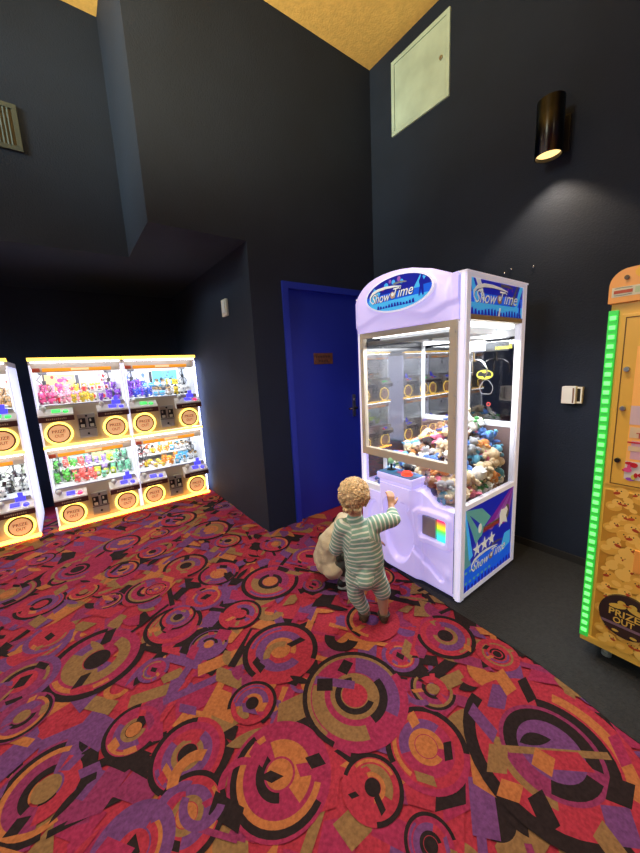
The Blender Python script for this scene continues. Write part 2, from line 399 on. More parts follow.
floor = fl.build('floor', PAL, fixn=False); struct(floor)
bm = bmesh.new(); bm.from_mesh(floor.data)
for f in bm.faces:
    f.normal_update()
    if f.normal.z < 0: f.normal_flip()
bm.to_mesh(floor.data); bm.free()
# black mat under the machines, its edge a little ragged against the carpet
m = MB(); edge = [(1.66, 1.84), (1.650, 1.50), (1.613, 1.20), (1.585, .95), (1.578, .74), (1.566, .535), (1.53, .36), (1.487, .228), (1.44, -.05), (1.42, -.6)]
pts = edge+[(XR, -.6), (XR, 1.84)]
m.prism(pts, lambda a, b, d: (a, b, d), 0, .009)
tag(m.build('floor_mat', M_mat), 'black rubber-backed floor mat along the right wall under the claw machine', 'mat')
m = MB(); m.box(XR-.012, XR, -.6, 1.9, 0, .06); struct(m.build('baseboard_right', mat('base_dark', (.018, .016, .015), .6)))

# ------------------------------------------------------------------ door with frame, sign and lever
m = MB(); y0, y1 = YA-.018, YA+.08
m.box(DX0, DX0+.055, y0, y1, 0, DZ, 0, .004); m.box(DX1-.055, DX1, y0, y1, 0, DZ, 0, .004); m.box(DX0+.055, DX1-.055, y0, y1, DZ-.055, DZ, 0, .004)
door = struct(m.build('door_1', M_frameblue), 'blue flush door in a blue frame beside the claw machine')
m = MB(); m.box(DX0+.055, DX1-.055, YA+.022, YA+.066, .006, DZ-.055, 0, .002); leaf = m.build('door_leaf', M_door, door)
m = MB(); m.box(1.836, 2.055, YA+.016, YA+.022, 1.432, 1.532, 0, .002)
sign = m.build('sign_plate', mat('sign_wood', (.16, .062, .022), .45, var=.3, vscale=30), door)
sign['label'] = 'small engraved brown wooden plate'
m = MB(); A = Art(m, (1.945, YA+.016, 1.482), (1, 0, 0), (0, 0, 1))
for z, n in ((.018, 9), (-.02, 6)):
    for k in range(n): A.rect(-.085*n/9+k*.019*1.0, -.085*n/9+k*.019+.012, z-.009, z+.009, 1, 0)
m.build('lettering', mat('sign_letters', (.05, .018, .008), .5), sign)
m = MB(); m.box(2.285, 2.32, YA+.006, YA+.022, .90, 1.12, 0, .004); esc = m.build('lock_plate', M_steel, door)
m = MB(); m.cyl((2.302, YA+.022, 1.07), (2.302, YA-.004, 1.07), .010, n=12, mi=0); m.build('keyhole', M_chrome, esc)
m = MB(); m.cyl((2.302, YA+.01, .99), (2.302, YA-.035, .99), .013, n=12); m.tube([(2.302, YA-.035, .99), (2.28, YA-.042, .99), (2.19, YA-.040, .99)], .011, 8)
m.build('lever_handle', mat('handle_dark', (.12, .12, .13), .25, 1.), door)

# ------------------------------------------------------------------ wall fittings
t = thing('access_panel', 'pale metal access hatch high on the dark right wall near the ceiling', 'access panel', (XR, 1.972, 3.36))
m = MB(); x0, x1 = XR-.016, XR
for a in ((1.695, 2.249, 3.355, 3.385), (1.695, 2.249, 3.882, 3.912), (1.695, 1.725, 3.385, 3.882), (2.219, 2.249, 3.385, 3.882)): m.box(x0, x1, *a, 0, .003)
M_hatch = mat('hatch_white', (.42, .55, .50), .45, var=.18, vscale=4)
m.build('frame', M_hatch, t)
m = MB(); m.box(XR-.010, XR, 1.729, 2.215, 3.389, 3.878, 0, .002); dr = m.build('hatch_door', M_hatch, t)
m = MB(); m.cyl((XR-.010, 1.765, 3.64), (XR-.018, 1.765, 3.64), .016, n=14); m.box(XR-.022, XR-.016, 1.762, 1.768, 3.63, 3.65); m.build('latch', M_steel, dr)

t = thing('air_vent', 'grey slatted air vent on the upper left wall', 'vent', (-.15, 3.30, 2.97))
m = MB(); a0, a1, b0, b1 = -.33, .003, 2.965, 3.25
M_vent = mat('vent_grey', (.045, .060, .055), .55)
for q in ((a0, a1, b0, b0+.03), (a0, a1, b1-.03, b1), (a0, a0+.03, b0+.03, b1-.03), (a1-.03, a1, b0+.03, b1-.03)): m.box(q[0], q[1], 3.282, 3.30, q[2], q[3], 0, .003)
m.build('frame', M_vent, t)
m = MB(); m.box(a0+.03, a1-.03, 3.294, 3.30, b0+.03, b1-.03); m.build('backing', M_black, t)
for k in range(12):
    m = MB(); x = a0+.04+k*.0212; m.prism([(x, 3.292), (x+.003, 3.292), (x+.012, 3.284), (x+.009, 3.284)], lambda a, b, d: (a, b, d), b0+.03, b1-.03); m.build('slat', M_vent, t)

M_lb = mat('lamp_black', (.055, .052, .048), .30, 1.)
tg = M_lb.node_tree.nodes.new('ShaderNodeTangent'); tg.direction_type = 'RADIAL'; tg.axis = 'Z'
M_lb.node_tree.links.new(tg.outputs[0], M_lb.node_tree.nodes['Principled BSDF'].inputs['Tangent'])
M_lb.node_tree.nodes['Principled BSDF'].inputs['Anisotropic'].default_value = .92
M_lb.node_tree.nodes['Principled BSDF'].inputs['Anisotropic Rotation'].default_value = .25
t = thing('wall_light', 'black cylinder spotlight on the right wall shining down', 'lamp', (2.47, .95, 2.56))
LX, LY = 2.47, .95
m = MB(); n = 32
prof = [(.062, 2.585), (.066, 2.56), (.070, 2.56), (.070, 2.85), (.0, 2.85)]
vs = [(LX+r*math.cos(2*PI*i/n), LY+r*math.sin(2*PI*i/n), z) for r, z in prof for i in range(n)]
m.add(vs, [(k*n+i, k*n+(i+1) % n, (k+1)*n+(i+1) % n, (k+1)*n+i) for k in range(len(prof)-1) for i in range(n)], 0, False)
for i in range(n*3, len(m.sm)): pass
m.sm = [(n*2 <= i < n*3) for i in range(len(m.sm))]
m.build('lamp_body', mat('lamp_black', (.055, .052, .048), .30, 1.), t)
m = MB(); m.box(LX+.06, XR-.015, LY-.03, LY+.03, 2.65, 2.75, 0, .005); m.box(XR-.015, XR, LY-.06, LY+.06, 2.60, 2.80, 0, .004); m.build('wall_bracket', M_black, t)
m = MB(); m.cyl((LX, LY, 2.578), (LX, LY, 2.583), .0625, n=32); m.build('lamp_lens', mat('lens_glow', (.9, .75, .45), .4, emit='ffd58a', es=1.6, var=.25, vscale=60), t)

t = thing('wall_switch', 'small white sensor box on the alcove side wall', 'sensor', (1.25, 3.02, 1.88))
m = MB(); m.box(1.226, 1.25, 2.965, 3.07, 1.895, 2.04, 0, .008); m.build('housing', M_cream, t)
m = MB(); m.box(1.216, 1.227, 2.975, 3.03, 1.92, 2.025, 0, .004); m.build('cover', M_white, t)
t = thing('card_reader', 'white box with a dark slot on the wall between claw machine and yellow machine', 'switch', (XR, .77, 1.09))
m = MB(); m.box(XR-.045, XR, .752, .828, 1.095, 1.205, 0, .006); bx = m.build('housing', M_white, t)
m = MB(); m.box(XR-.047, XR-.044, .760, .768, 1.10, 1.195); m.build('brown_stripe', mat('stripe_brown', (.16, .08, .05), .5), bx)
m = MB(); m.box(XR-.03, XR, .722, .730, 1.098, 1.20); m.box(XR-.03, XR, .730, .752, 1.098, 1.108); m.box(XR-.03, XR, .730, .752, 1.19, 1.20); sl = m.build('slot_frame', M_cream, t)
m = MB(); m.box(XR-.012, XR, .730, .752, 1.108, 1.19); m.build('slot', M_black, sl)
for k, (y, z, l) in enumerate(((1.238, 1.997, 'lower left of three wall screws above the claw machine'), (1.191, 2.010, 'highest wall screw above the right corner of the claw machine'), (1.051, 1.991, 'lone wall screw to the right of the claw machine top'))):
    m = MB(); m.cyl((XR+.002, y, z), (XR-.012, y, z), .0055, .004, 10); m.ball((XR-.012, y, z), (.003, .006, .006), n=10)
    tag(m.build('wall_screw', M_chrome, loc=(XR, y, z)), l, 'screw', 'screws left in the right wall')
# ------------------------------------------------------------------ big claw machine
XF, XK, YR, YL, HT = 1.650, 2.31, .961, 1.747, 1.832
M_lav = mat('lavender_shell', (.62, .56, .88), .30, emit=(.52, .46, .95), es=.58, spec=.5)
M_led = mat('led_column', (.8, .8, .9), .4, emit=(.72, .68, 1.0), es=.62)
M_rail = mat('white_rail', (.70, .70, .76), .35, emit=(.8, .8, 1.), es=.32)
M_champ = mat('champagne_frame', (.56, .50, .41), .4, .3)
M_glass = glass('clear_glass', ior=2.2); M_sglass = glass('side_glass', ior=1.5)
M_mirror = mat('smoked_panel', (.045, .046, .052), .12)
M_int = mat('interior_white', (.74, .76, .78), .5)
M_lamp = mat('interior_lamp', (.9, .9, .9), .5, emit=(.92, .96, 1.), es=4.5)
M_dkglass = glass('dark_glass', (.55, .56, .6), 2.3)
ART = [mat('print_navy', (.006, .008, .16), .3, emit=(.01, .015, .32), es=.7), mat('print_blue', (.01, .09, .55), .3, emit=(.01, .11, .75), es=.55),
       mat('print_cyan', (.06, .42, .80), .3, emit=(.06, .40, .85), es=.5), mat('print_white', (.80, .84, .88), .25, emit=(.8, .85, .9), es=.3),
       mat('print_ink', (.006, .006, .03), .35), mat('print_purple', (.20, .02, .30), .3, emit=(.22, .02, .34), es=.4), mat('print_silver', (.45, .50, .58), .25, .4),
       mat('print_teal', (.16, .52, .56), .3, emit=(.12, .42, .48), es=.25), mat('print_pink', (.55, .10, .22), .3), mat('print_skin', (.62, .42, .32), .4), mat('print_lilac', (.34, .14, .55), .3, emit=(.3, .1, .5), es=.25)]
NAV, BLU, CYA, WHI, INK, PPL, SIL, TEA, PNK, SKN, LIL = range(11)
cm = thing('claw_machine', 'tall lavender-lit plush claw machine with arched sign beside the blue door', 'claw machine', (1.98, 1.354, .009))
def cpart(m, n, mt, p=None): return m.build(n, mt, p or cm)
def ss(a, b, x):
    t = max(0., min(1., (x-a)/(b-a))); return t*t*(3-2*t)
def logo(A, cx, cy, w, h, L, dark=True):
    """the swooping two-word script with a medallion between the words"""
    for k, (mi, dx, dy, bo) in enumerate(((INK, .008, -.012, .012), (WHI, 0, 0, .004))):
        A.text('Show', cx-.24*w+dx*w, cy-.04*h+dy*h, .44*w, .46*h, L+k*2, mi, .35, 0, bo)
        A.text('Time', cx+.25*w+dx*w, cy+.02*h+dy*h, .42*w, .46*h, L+k*2, mi, .35, 0, bo)
        P = [(-.43, -.28), (-.49, -.08), (-.49, .10), (-.43, .26), (-.30, .36), (-.12, .38), (.06, .34), (.22, .27)]
        A.band([(cx+(x+dx)*w, cy+(y+dy)*h) for x, y in P], [.02*h, .07*h, .11*h, .14*h, .14*h, .12*h, .09*h, .03*h], L+k*2+1, mi)
    A.band([(cx+x*w, cy+y*h) for x, y in ((.05, .46), (.2, .47), (.33, .42))], [.10*h, .10*h, .05*h], L+3, SIL)
    A.ell(cx+.03*w, cy-.06*h, .05*w, .17*h, L+4, SKN); A.ell(cx+.035*w, cy-.03*h, .03*w, .09*h, L+5, WHI)
def crowd(A, x0, x1, y, h, L, mi, n):
    for k in range(n):
        x = x0+(x1-x0)*(k+.5)/n; w = (x1-x0)/n
        hh = h*(.55+.45*abs(math.sin(k*2.7+1)))
        A.poly([(x-w*.45, y), (x+w*.45, y), (x+w*.12, y+hh), (x-w*.05, y+hh*.75), (x-w*.3, y+hh*.9)], L, mi)
# moulded front shell: a relief over (y, z)
def shell_top(y):
    if y > 1.525: return .53
    if y > 1.232: return .645
    return .635-.075*ss(1.225, 1.11, y)
def ell(y, z, cy, cz, ry, rz): return math.hypot((y-cy)/ry, (z-cz)/rz)
def rrect(y, z, y0, y1, z0, z1, r):
    dx = max(y0+r-y, 0, y-(y1-r)); dz = max(z0+r-z, 0, z-(z1-r)); return math.hypot(dx, dz)-r
def relief(y, z):
    d = .012
    col = ss(1.205, 1.265, y)*(1-ss(1.49, 1.555, y))
    d += col*(.018+.05*ss(.30, .60, z))
    e = ell(y, z, 1.395, .33, .128, .245); d -= .042*(1-ss(.86, 1.0, e))
    e = ell(y, z, 1.625, .30, .07, .17); d -= .025*(1-ss(.8, 1.0, e))
    r = rrect(y, z, 1.018, 1.240, .322, .532, .03); d += .026*(1-ss(-.006, .014, r))
    r = rrect(y, z, 1.043, 1.213, .360, .497, .015); d -= .050*(1-ss(-.002, .006, r))
    # slanting finger slot and knob
    ax, az, bx, bz = 1.262, .245, 1.085, .118; t = max(0, min(1, ((y-ax)*(bx-ax)+(z-az)*(bz-az))/((bx-ax)**2+(bz-az)**2)))
    q = math.hypot(y-ax-t*(bx-ax), z-az-t*(bz-az)); d -= .018*(1-ss(.018, .028, q))
    d += .012*math.exp(-((y-1.035)/.022)**2-((z-.165)/.03)**2)
    # triangular hand recess under the console
    if abs(y-1.30)+abs(z-.52)*.6 < .04 and z < .545: d -= .022*(1-ss(.022, .034, abs(y-1.30)+max(0, .52-z)*.8))
    d += .014*math.exp(-((y-1.20)/.02)**2)*ss(.05, .2, z)
    d -= .012*ss(.02, 0, z-.03)
    return d
m = MB(); P = []; NY, NZ = 150, 130
for i in range(NY+1):
    y = YL-.012+(1.002-YL+.012)*i/NY; zt = shell_top(y)
    P.append([(XF-relief(y, .035+(zt-.035)*j/NZ), y, .035+(zt-.035)*j/NZ) for j in range(NZ+1)])
m.grid(P, 0); n = len(P[0])
m.grid([[p[-1] for p in P], [(XF+.06, p[-1][1], p[-1][2]+.001) for p in P]], 0, False)
m.grid([[p[0] for p in P], [(XF+.06, p[0][1], p[0][2]) for p in P]], 0, False)
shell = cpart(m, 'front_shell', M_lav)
m = MB(); m.box(XF-.036+.028, XF-.002, 1.043, 1.213, .360, .497); fl_ = cpart(m, 'prize_door', mat('flap_grey', (.33, .32, .40), .35, .3), shell)
m = MB(); m.box(XF-.026, XF-.006, 1.046, 1.104, .364, .494, 0, .010)
cpart(m, 'light_panel', ramp_emit('rainbow_lamps', 'Z', .355, .485, [(0, '35c8ff'), (.3, '40ffc0'), (.5, '60ff50'), (.72, 'ffd020'), (.95, 'ff2860')], 1.6), shell)
m = MB(); m.box(XF-.024, XF-.01, 1.112, 1.206, .368, .488, 0, .003); cpart(m, 'flap', mat('flap_pale', (.42, .41, .50), .3, .2), shell)
# console
m = MB(); m.box(1.568, 1.70, 1.236, 1.520, .668, .712, 0, .010); m.box(1.580, 1.70, 1.246, 1.510, .625, .670, 0, .012)
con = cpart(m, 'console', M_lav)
m = MB(); m.box(1.574, 1.694, 1.244, 1.512, .711, .7165, 0, .002)
A = Art(m, (1.634, 1.378, .7166), (0, -1, 0), (1, 0, 0), (0, 0, 1))
A.ell(-.06, -.005, .03, .022, 1, 2); A.band([(-.10, .04), (-.03, .028), (.03, .035), (.10, .03)], .018, 1, 3); A.ell(.0, .0, .024, .018, 1, 4); A.rect(-.118, -.10, -.04, -.02, 1, 2)
cpart(m, 'control_plate', [mat('plate_blue', (.05, .17, .38), .35), M_black, mat('plate_sky', (.05, .30, .75), .35), mat('plate_violet', (.05, .03, .16), .35), mat('plate_magenta', (.40, .03, .14), .35)], con)
m = MB(); m.cyl((1.625, 1.318, .716), (1.625, 1.318, .724), .036, n=28); m.cyl((1.625, 1.318, .722), (1.625, 1.318, .738), .030, .027, 28)
cpart(m, 'push_button', mat('button_red', (.85, .05, .03), .3, emit=(1, .10, .04), es=.8), con)
m = MB(); m.cyl((1.645, 1.462, .716), (1.645, 1.462, .722), .028, n=20, mi=1); m.cyl((1.645, 1.462, .72), (1.643, 1.462, .768), .008, n=12, mi=1); m.ball((1.642, 1.462, .778), .021, n=18)
cpart(m, 'joystick', [mat('joy_green', (.30, .62, .38), .3, emit=(.3, .7, .4), es=.15), M_black], con)
# metal rails round the cabinet
m = MB(); m.box(XF-.012, XF+.03, YR+.004, .990, .025, HT, 0, .006); cpart(m, 'light_column', M_led)
m = MB(); m.box(XF-.004, XF+.034, YR-.002, YR+.004, .025, HT, 0, .002); m.box(XF-.006, XF+.01, .990, 1.002, .03, 1.60, 0, .002); cpart(m, 'corner_trim', M_rail)
m = MB(); m.box(XF-.004, XF+.03, YL-.018, YL, .035, HT-.03, 0, .006); cpart(m, 'light_column', M_led)
for x, n_ in ((XF+.03, 0), (XK-.045, 1)):
    if n_: m = MB(); m.box(x, XK, YR-.001, YR+.04, .03, HT-.005, 0, .005); cpart(m, 'corner_post', M_rail)
m = MB(); m.box(XK-.045, XK, YL-.04, YL, .03, HT-.005, 0, .005); cpart(m, 'corner_post', M_rail)
m = MB(); m.box(XF+.03, XK-.03, YR-.002, YR+.03, HT-.024, HT, 0, .004); m.box(XF-.012, XK+.006, YR-.004, YL, HT-.004, HT+.006, 0, .002); cpart(m, 'top_rail', M_rail)
m = MB(); m.box(XF+.03, XK-.045, YR-.0015, YR+.03, .572, .602, 0, .004); cpart(m, 'side_rail', M_rail)
m = MB(); m.box(XF+.03, XK-.045, YR-.0015, YR+.03, .03, .062, 0, .004); cpart(m, 'side_rail', M_rail)
m = MB(); m.box(XF+.03, XK-.045, YR-.001, YR+.02, 1.604, 1.632, 0, .004); cpart(m, 'side_rail', M_champ)
for x, y in ((XF+.035, YR+.04), (XK-.05, YR+.04), (XF+.035, YL-.05), (XK-.05, YL-.05)):
    m = MB(); m.cyl((x, y, .009), (x, y, .016), .022, n=16); m.cyl((x, y, .016), (x, y, .045), .009, n=10); cpart(m, 'levelling_foot', M_chrome)
# side graphics
m = MB(); A = Art(m, (XF+.03, YR+.006, 1.632), (1, 0, 0), (0, 0, 1), step=.0006); w, h = XK-.045-XF-.03, .176
A.rect(0, w, 0, h, 0, NAV); A.rect(0, w, 0, h*.62, 1, BLU); A.rect(0, w, 0, h*.34, 2, CYA)
A.poly([(0, h), (.03, h), (.11, h*.3), (.05, h*.3)], 3, CYA); A.poly([(.05, h), (.10, h), (.16, h*.4), (.13, h*.4)], 3, WHI)
A.poly([(w-.04, h), (w, h), (w-.07, h*.3), (w-.10, h*.3)], 3, CYA); A.poly([(w-.08, h), (w-.06, h), (w-.13, h*.35), (w-.16, h*.35)], 3, SIL)
for k in range(9): A.ell(.1+k*.05, h*(.86-.03*(k % 3)), .006, .006, 3, PPL, 10)
crowd(A, .01, w-.01, 0, h*.24, 4, NAV, 17); A.poly([(w*.5, 0), (w*.53, 0), (w*.55, h*.25), (w*.52, h*.25)], 5, WHI)
logo(A, w*.48, h*.55, w*.86, h*.80, 6); A.poly([(w*.9, h*.05), (w*.93, h*.05), (w*.94, h*.4), (w*.92, h*.55), (w*.9, h*.4)], 12, NAV)
cpart(m, 'side_sign', ART)
m = MB(); A = Art(m, (XF+.03, YR+.004, .062), (1, 0, 0), (0, 0, 1), step=.0006); h = .51
A.rect(0, w, 0, h, 0, NAV); A.poly([(0, 0), (w, 0), (w, h*.22), (w*.5, h*.36), (0, h*.30)], 1, BLU)
A.poly([(0, h), (.19, h*.93), (.30, h*.76), (.22, h*.68)], 2, TEA); A.poly([(0, h), (.02, h), (.19, h*.60), (.13, h*.52)], 3, TEA); A.poly([(0, h), (.012, h), (.10, h*.40), (.06, h*.36)], 3, CYA); A.poly([(0, h*.95), (.01, h*.95), (.08, h*.30), (0, h*.28)], 3, TEA)
A.poly([(w, h), (w-.03, h), (w-.36, h*.66), (w-.24, h*.60)], 2, PPL); A.poly([(w, h), (w-.012, h), (w-.20, h*.58), (w-.10, h*.56)], 3, PPL)
for k, (a, b) in enumerate(((.10, .30), (.055, .20), (.015, .06))): A.poly([(w-.006, h), (w-.002, h), (w-b*.9+.005, h*(.58+.05*k)), (w-b*.9-.035, h*(.60+.05*k))], 4+k, LIL)
for k in range(14): A.ell(.03+.045*(k % 7), h*(.10+.13*(k//7)), .014, .009, 4, TEA, 12)
A.poly([(w-.16, h*.18), (w-.02, h*.24), (w-.02, h*.42), (w-.10, h*.42)], 3, CYA)
for k in range(3): A.star(.14+k*.085, h*(.455+.008*k), .050, 8, WHI)
A.rect(.20, .40, h*.615, h*.665, 8, PNK); A.rect(.19, .41, h*.665, h*.685, 8, SIL)
A.ell(.17, h*.67, .035, .045, 9, TEA); A.ell(.165, h*.70, .02, .03, 10, WHI)
A.poly([(.40, h*.72), (.42, h*.78), (.46, h*.77), (.49, h*.79), (.51, h*.73), (.49, h*.66), (.51, h*.56), (.45, h*.60), (.40, h*.55), (.41, h*.64)], 9, WHI); A.ell(.50, h*.71, .03, .05, 8, SIL)
logo(A, w*.50, h*.27, w*.74, h*.26, 9); crowd(A, 0, w, 0, .05, 6, NAV, 15)
cpart(m, 'side_graphic', ART)
# arched header with its oval sign
def arch(y):
    T = [(.98, 1.838), (1.0, 1.838), (1.04, 1.835), (1.075, 1.850), (1.149, 1.886), (1.278, 1.922), (1.36, 1.934), (1.425, 1.938), (1.50, 1.936), (1.559, 1.929), (1.62, 1.914), (1.667, 1.892), (1.705, 1.862), (1.726, 1.840), (1.75, 1.80)]
    for (a, p), (b, q) in zip(T, T[1:]):
        if y <= b: return p+(q-p)*max(0, (y-a)/(b-a))
    return 1.81
m = MB(); P = []; NY, NZ = 70, 26
for i in range(NY+1):
    y = YL+(1.000-YL)*i/NY; row = []
    for j in range(NZ+1):
        t = j/NZ; z = 1.612+(arch(y)-1.612)*t
        bul = .040*math.sin(PI*min(1, max(0, (YL-y)/(YL-1.04))))**.5*math.sin(PI*min(1, .12+t*.88))**.6 if y > 1.04 else 0
        wv = .012*ss(-.012, .012, z-(1.672+.030*math.cos((y-1.43)*9.5)+(.05 if y < 1.2 else 0)*ss(1.2, 1.04, y)))
        row.append((XF-.004-bul-wv, y, z))
    P.append(row)
m.grid(P, 0); m.grid([[p[-1] for p in P], [(XF+.14, p[-1][1], p[-1][2]) for p in P]], 0)
m.grid([[p[0] for p in P], [(XF+.03, p[0][1], p[0][2]) for p in P]], 0, False)
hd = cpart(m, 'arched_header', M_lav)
XS = XF-.060
m = MB()
for s_, (ra, rb, x0, x1, mi) in enumerate(((.247, .101, XS, XF-.01, 0),)):
    pts = [(1.357+ra*math.cos(2*PI*i/48), 1.800+rb*math.sin(2*PI*i/48)) for i in range(48)]
    m.prism(pts, lambda a, b, d: (d, a, b), x0, x1, mi)
rim = cpart(m, 'sign_rim', mat('rim_white', (.8, .8, .9), .3, emit=(.8, .8, 1), es=.45), hd)
m = MB(); A = Art(m, (XS-.001, 1.357, 1.800), (0, -1, 0), (0, 0, 1), step=.0006)
A.ell(0, 0, .236, .092, 0, NAV, 48); A.ell(0, 0, .236, .092, 1, BLU, 40, PI*.97, PI*2.03); A.ell(0, 0, .236, .092, 2, CYA, 30, PI*1.12, PI*1.88)
A.poly([(.12, .0), (.16, .0), (.20, .045), (.165, .062)], 3, CYA); A.poly([(-.225, -.02), (-.19, -.05), (-.12, .02), (-.17, .055)], 3, CYA)
for k, (a, b, r, c) in enumerate(((-.075, .052, .016, CYA), (-.10, .040, .013, PPL), (-.02, .062, .013, CYA), (.02, .072, .013, LIL), (.04, .055, .012, CYA), (-.045, .07, .01, LIL))): A.ell(a, b, r, r, 3, c, 14)
crowd(A, -.15, .13, -.072, .026, 4, NAV, 13)
A.poly([(.155, -.045), (.165, -.045), (.172, -.01), (.18, -.045), (.19, -.045), (.186, .01), (.192, .028), (.182, .045), (.184, .058), (.172, .062), (.168, .046), (.158, .03), (.164, .005)], 8, NAV)
logo(A, -.035, -.002, .34, .115, 5)
cpart(m, 'oval_sign', ART, rim)
m = MB(); m.box(XF-.014, XF-.006, 1.695, 1.735, 1.668, 1.705); A = Art(m, (XF-.0142, 1.715, 1.686), (0, -1, 0), (0, 0, 1))
A.rect(-.018, .018, .006, .014, 1, 1); A.rect(-.018, .006, -.012, .002, 1, 1); cpart(m, 'price_sticker', [mat('sticker', (.7, .6, .5), .5), mat('sticker_red', (.5, .12, .08), .5)], hd)
# front window: hinged metal frame and pane
m = MB(); a = (1.004, 1.722, .786, 1.610); b = (1.049, 1.690, .838, 1.576)
for q in ((a[0], b[0], a[2], a[3]), (b[1], a[1], a[2], a[3]), (b[0], b[1], a[2], b[2]), (b[0], b[1], b[3], a[3])): m.box(XF-.012, XF+.022, q[0], q[1], q[2], q[3], 0, .003)
fr = cpart(m, 'window_frame', M_champ)
for z in (.86, .98, 1.10, 1.22, 1.34, 1.46, 1.55): m = MB(); m.cyl((XF-.015, 1.012, z), (XF-.01, 1.012, z), .005, n=8); cpart(m, 'rivet', M_steel, fr)
for z in (1.50, .95): m = MB(); m.cyl((XF-.016, 1.706, z), (XF-.01, 1.706, z), .008, n=10); cpart(m, 'lock', M_steel, fr)
m = MB(); m.box(XF+.002, XF+.008, b[0], b[1], b[2], b[3]); cpart(m, 'window_pane', M_glass, fr)
for q in ((1.002, 1.236, .55), (1.52, YL-.018, .575)): m = MB(); m.box(XF+.008, XF+.014, q[0], q[1], q[2], .79); cpart(m, 'lower_pane', M_glass)
m = MB(); m.box(XF-.006, XF+.03, 1.52, YL-.016, .53, .575, 0, .005); m.box(XF-.002, XF+.02, 1.52, 1.536, .575, .79, 0, .003); cpart(m, 'lower_rail', M_rail)
m = MB(); m.box(XF+.03, XK-.045, YR+.008, YR+.014, .602, 1.606); cpart(m, 'side_pane', M_sglass)
# inside: mirror wall, rear window, white top, floor
m = MB(); m.box(XF+.03, XK-.02, YL-.046, YL-.040, .60, 1.60); cpart(m, 'smoked_panel', M_mirror)
m = MB(); m.box(XF+.03, XK-.02, YL-.038, YL-.004, .04, HT-.02); cpart(m, 'left_side_panel', M_lav)
m = MB(); x0, x1 = XK-.03, XK-.004
for q in ((YR+.03, YR+.045, .60, 1.62), (YR+.045, 1.70, 1.535, 1.62), (YR+.045, 1.70, .955, .992), (1.296, 1.345, .992, 1.535), (1.675, 1.70, .992, 1.535)): m.box(x0, x1, *q, 0, .003)
rf = cpart(m, 'rear_window_frame', M_int)
m = MB(); m.box(x0, x1, YR+.03, 1.70, .04, .955); cpart(m, 'rear_panel', mat('rear_brown', (.17, .11, .10), .5))
m = MB(); m.box(XK-.02, XK-.012, 1.005, 1.296, .992, 1.535); m.box(XK-.02, XK-.012, 1.345, 1.675, .992, 1.535); rp = cpart(m, 'rear_pane', M_dkglass, rf)
m = MB(); A = Art(m, (XK-.021, 1.193, 1.299), (0, -1, 0), (0, 0, 1)); A.ell(0, 0, .062, .037, 1, 1, 32); A.ell(0, 0, .056, .031, 2, 0, 32)
W_ = [(0, .008), (.006, .016), (.010, .010), (.018, .012), (.022, .022), (.040, .018), (.050, .004), (.046, -.012), (.036, -.006), (.028, -.012), (.016, -.010), (.008, -.014), (0, -.026)]
bat = [(x, y) for x, y in W_]+[(-x, y) for x, y in W_[-2:0:-1]]
cx = [(x*.98, y*1.05) for x, y in bat]; n = len(cx)
A.mb.add([A.P(0, 0, 3)]+[A.P(x, y, 3) for x, y in cx], [(0, 1+i, 1+(i+1) % n) for i in range(n)], 1)
M_yl = mat('emblem_yellow', (.75, .70, .05), .4)
cpart(m, 'yellow_emblem', [M_yl, M_black], rf, )
m = MB(); A = Art(m, (XK-.021, 1.076, 1.474), (0, -1, 0), (0, 0, 1)); A.text('Batman', 0, 0, .105, .026, 1, 0, .25, .03, 0., True); cpart(m, 'mirrored_lettering', M_yl, rf)
m = MB(); A = Art(m, (XK-.021, 1.18, 1.21), (0, -1, 0), (0, 0, 1))
c8 = [(.045*math.cos(t*.35), .048*math.sin(t*.35)*(1-.15*math.sin(t*1.05))) for t in range(19)]; A.band(c8, .003, 1, 0); cpart(m, 'face_outline', mat('doodle', (.4, .4, .42), .5), rf)
m = MB(); A.mb = m; A.ell(.02, -.11, .014, .014, 1, 0, 16); A.ell(.02, -.11, .009, .009, 2, 1, 16); cpart(m, 'red_sticker', [mat('doodle_red', (.55, .05, .05), .5), M_black], rf)
m = MB(); m.box(XF+.02, XK-.03, YR+.02, YL-.05, 1.60, 1.70); m.box(XF+.16, XK-.03, YR+.16, YL-.05, 1.555, 1.60, 0, .004); top = cpart(m, 'inner_ceiling', M_int)
m = MB()
m.box(XF+.05, XF+.075, 1.06, 1.66, 1.575, 1.598); m.box(XF+.08, XK-.10, YR+.022, YR+.045, 1.575, 1.598); m.box(XK-.06, XK-.04, 1.06, 1.66, 1.53, 1.553)
cpart(m, 'lamp_tubes', M_lamp, top)
m = MB(); m.box(XF+.016, XK-.03, YR+.02, YL-.05, .53, .56); cpart(m, 'play_floor', mat('play_floor', (.35, .35, .36), .5))
m = MB(); m.box(XF+.016, XK-.03, YR+.012, YL-.05, .04, .53); cpart(m, 'cabinet_base', M_black)
m = MB(); m.box(XF+.02, XK, YR+.01, YL-.02, 1.70, HT-.004); cpart(m, 'cabinet_top', M_int)
# crane
CX, CY = 2.14, 1.20
m = MB(); m.box(XF+.04, XK-.05, CY-.012, CY+.012, 1.520, 1.552); m.box(XF+.03, XF+.05, YR+.03, 1.69, 1.53, 1.555); cpart(m, 'gantry_rail', M_steel)
m = MB(); m.box(CX-.07, CX+.05, CY-.06, CY+.07, 1.455, 1.53, 0, .006); car = cpart(m, 'crane_carriage', M_int)
m = MB(); m.box(CX-.072, CX-.069, CY+.02, CY+.05, 1.475, 1.515); m.cyl((CX-.07, CY, 1.49), (CX-.078, CY, 1.49), .016, n=14); cpart(m, 'motor_hub', M_steel, car)
m = MB(); m.cyl((CX, CY, 1.455), (CX, CY, 1.43), .010, n=10); m.cyl((CX, CY, 1.445), (CX, CY, 1.395), .020, .016, 16); m.cyl((CX, CY, 1.405), (CX, CY, 1.39), .028, n=16)
claw = cpart(m, 'claw', M_chrome)
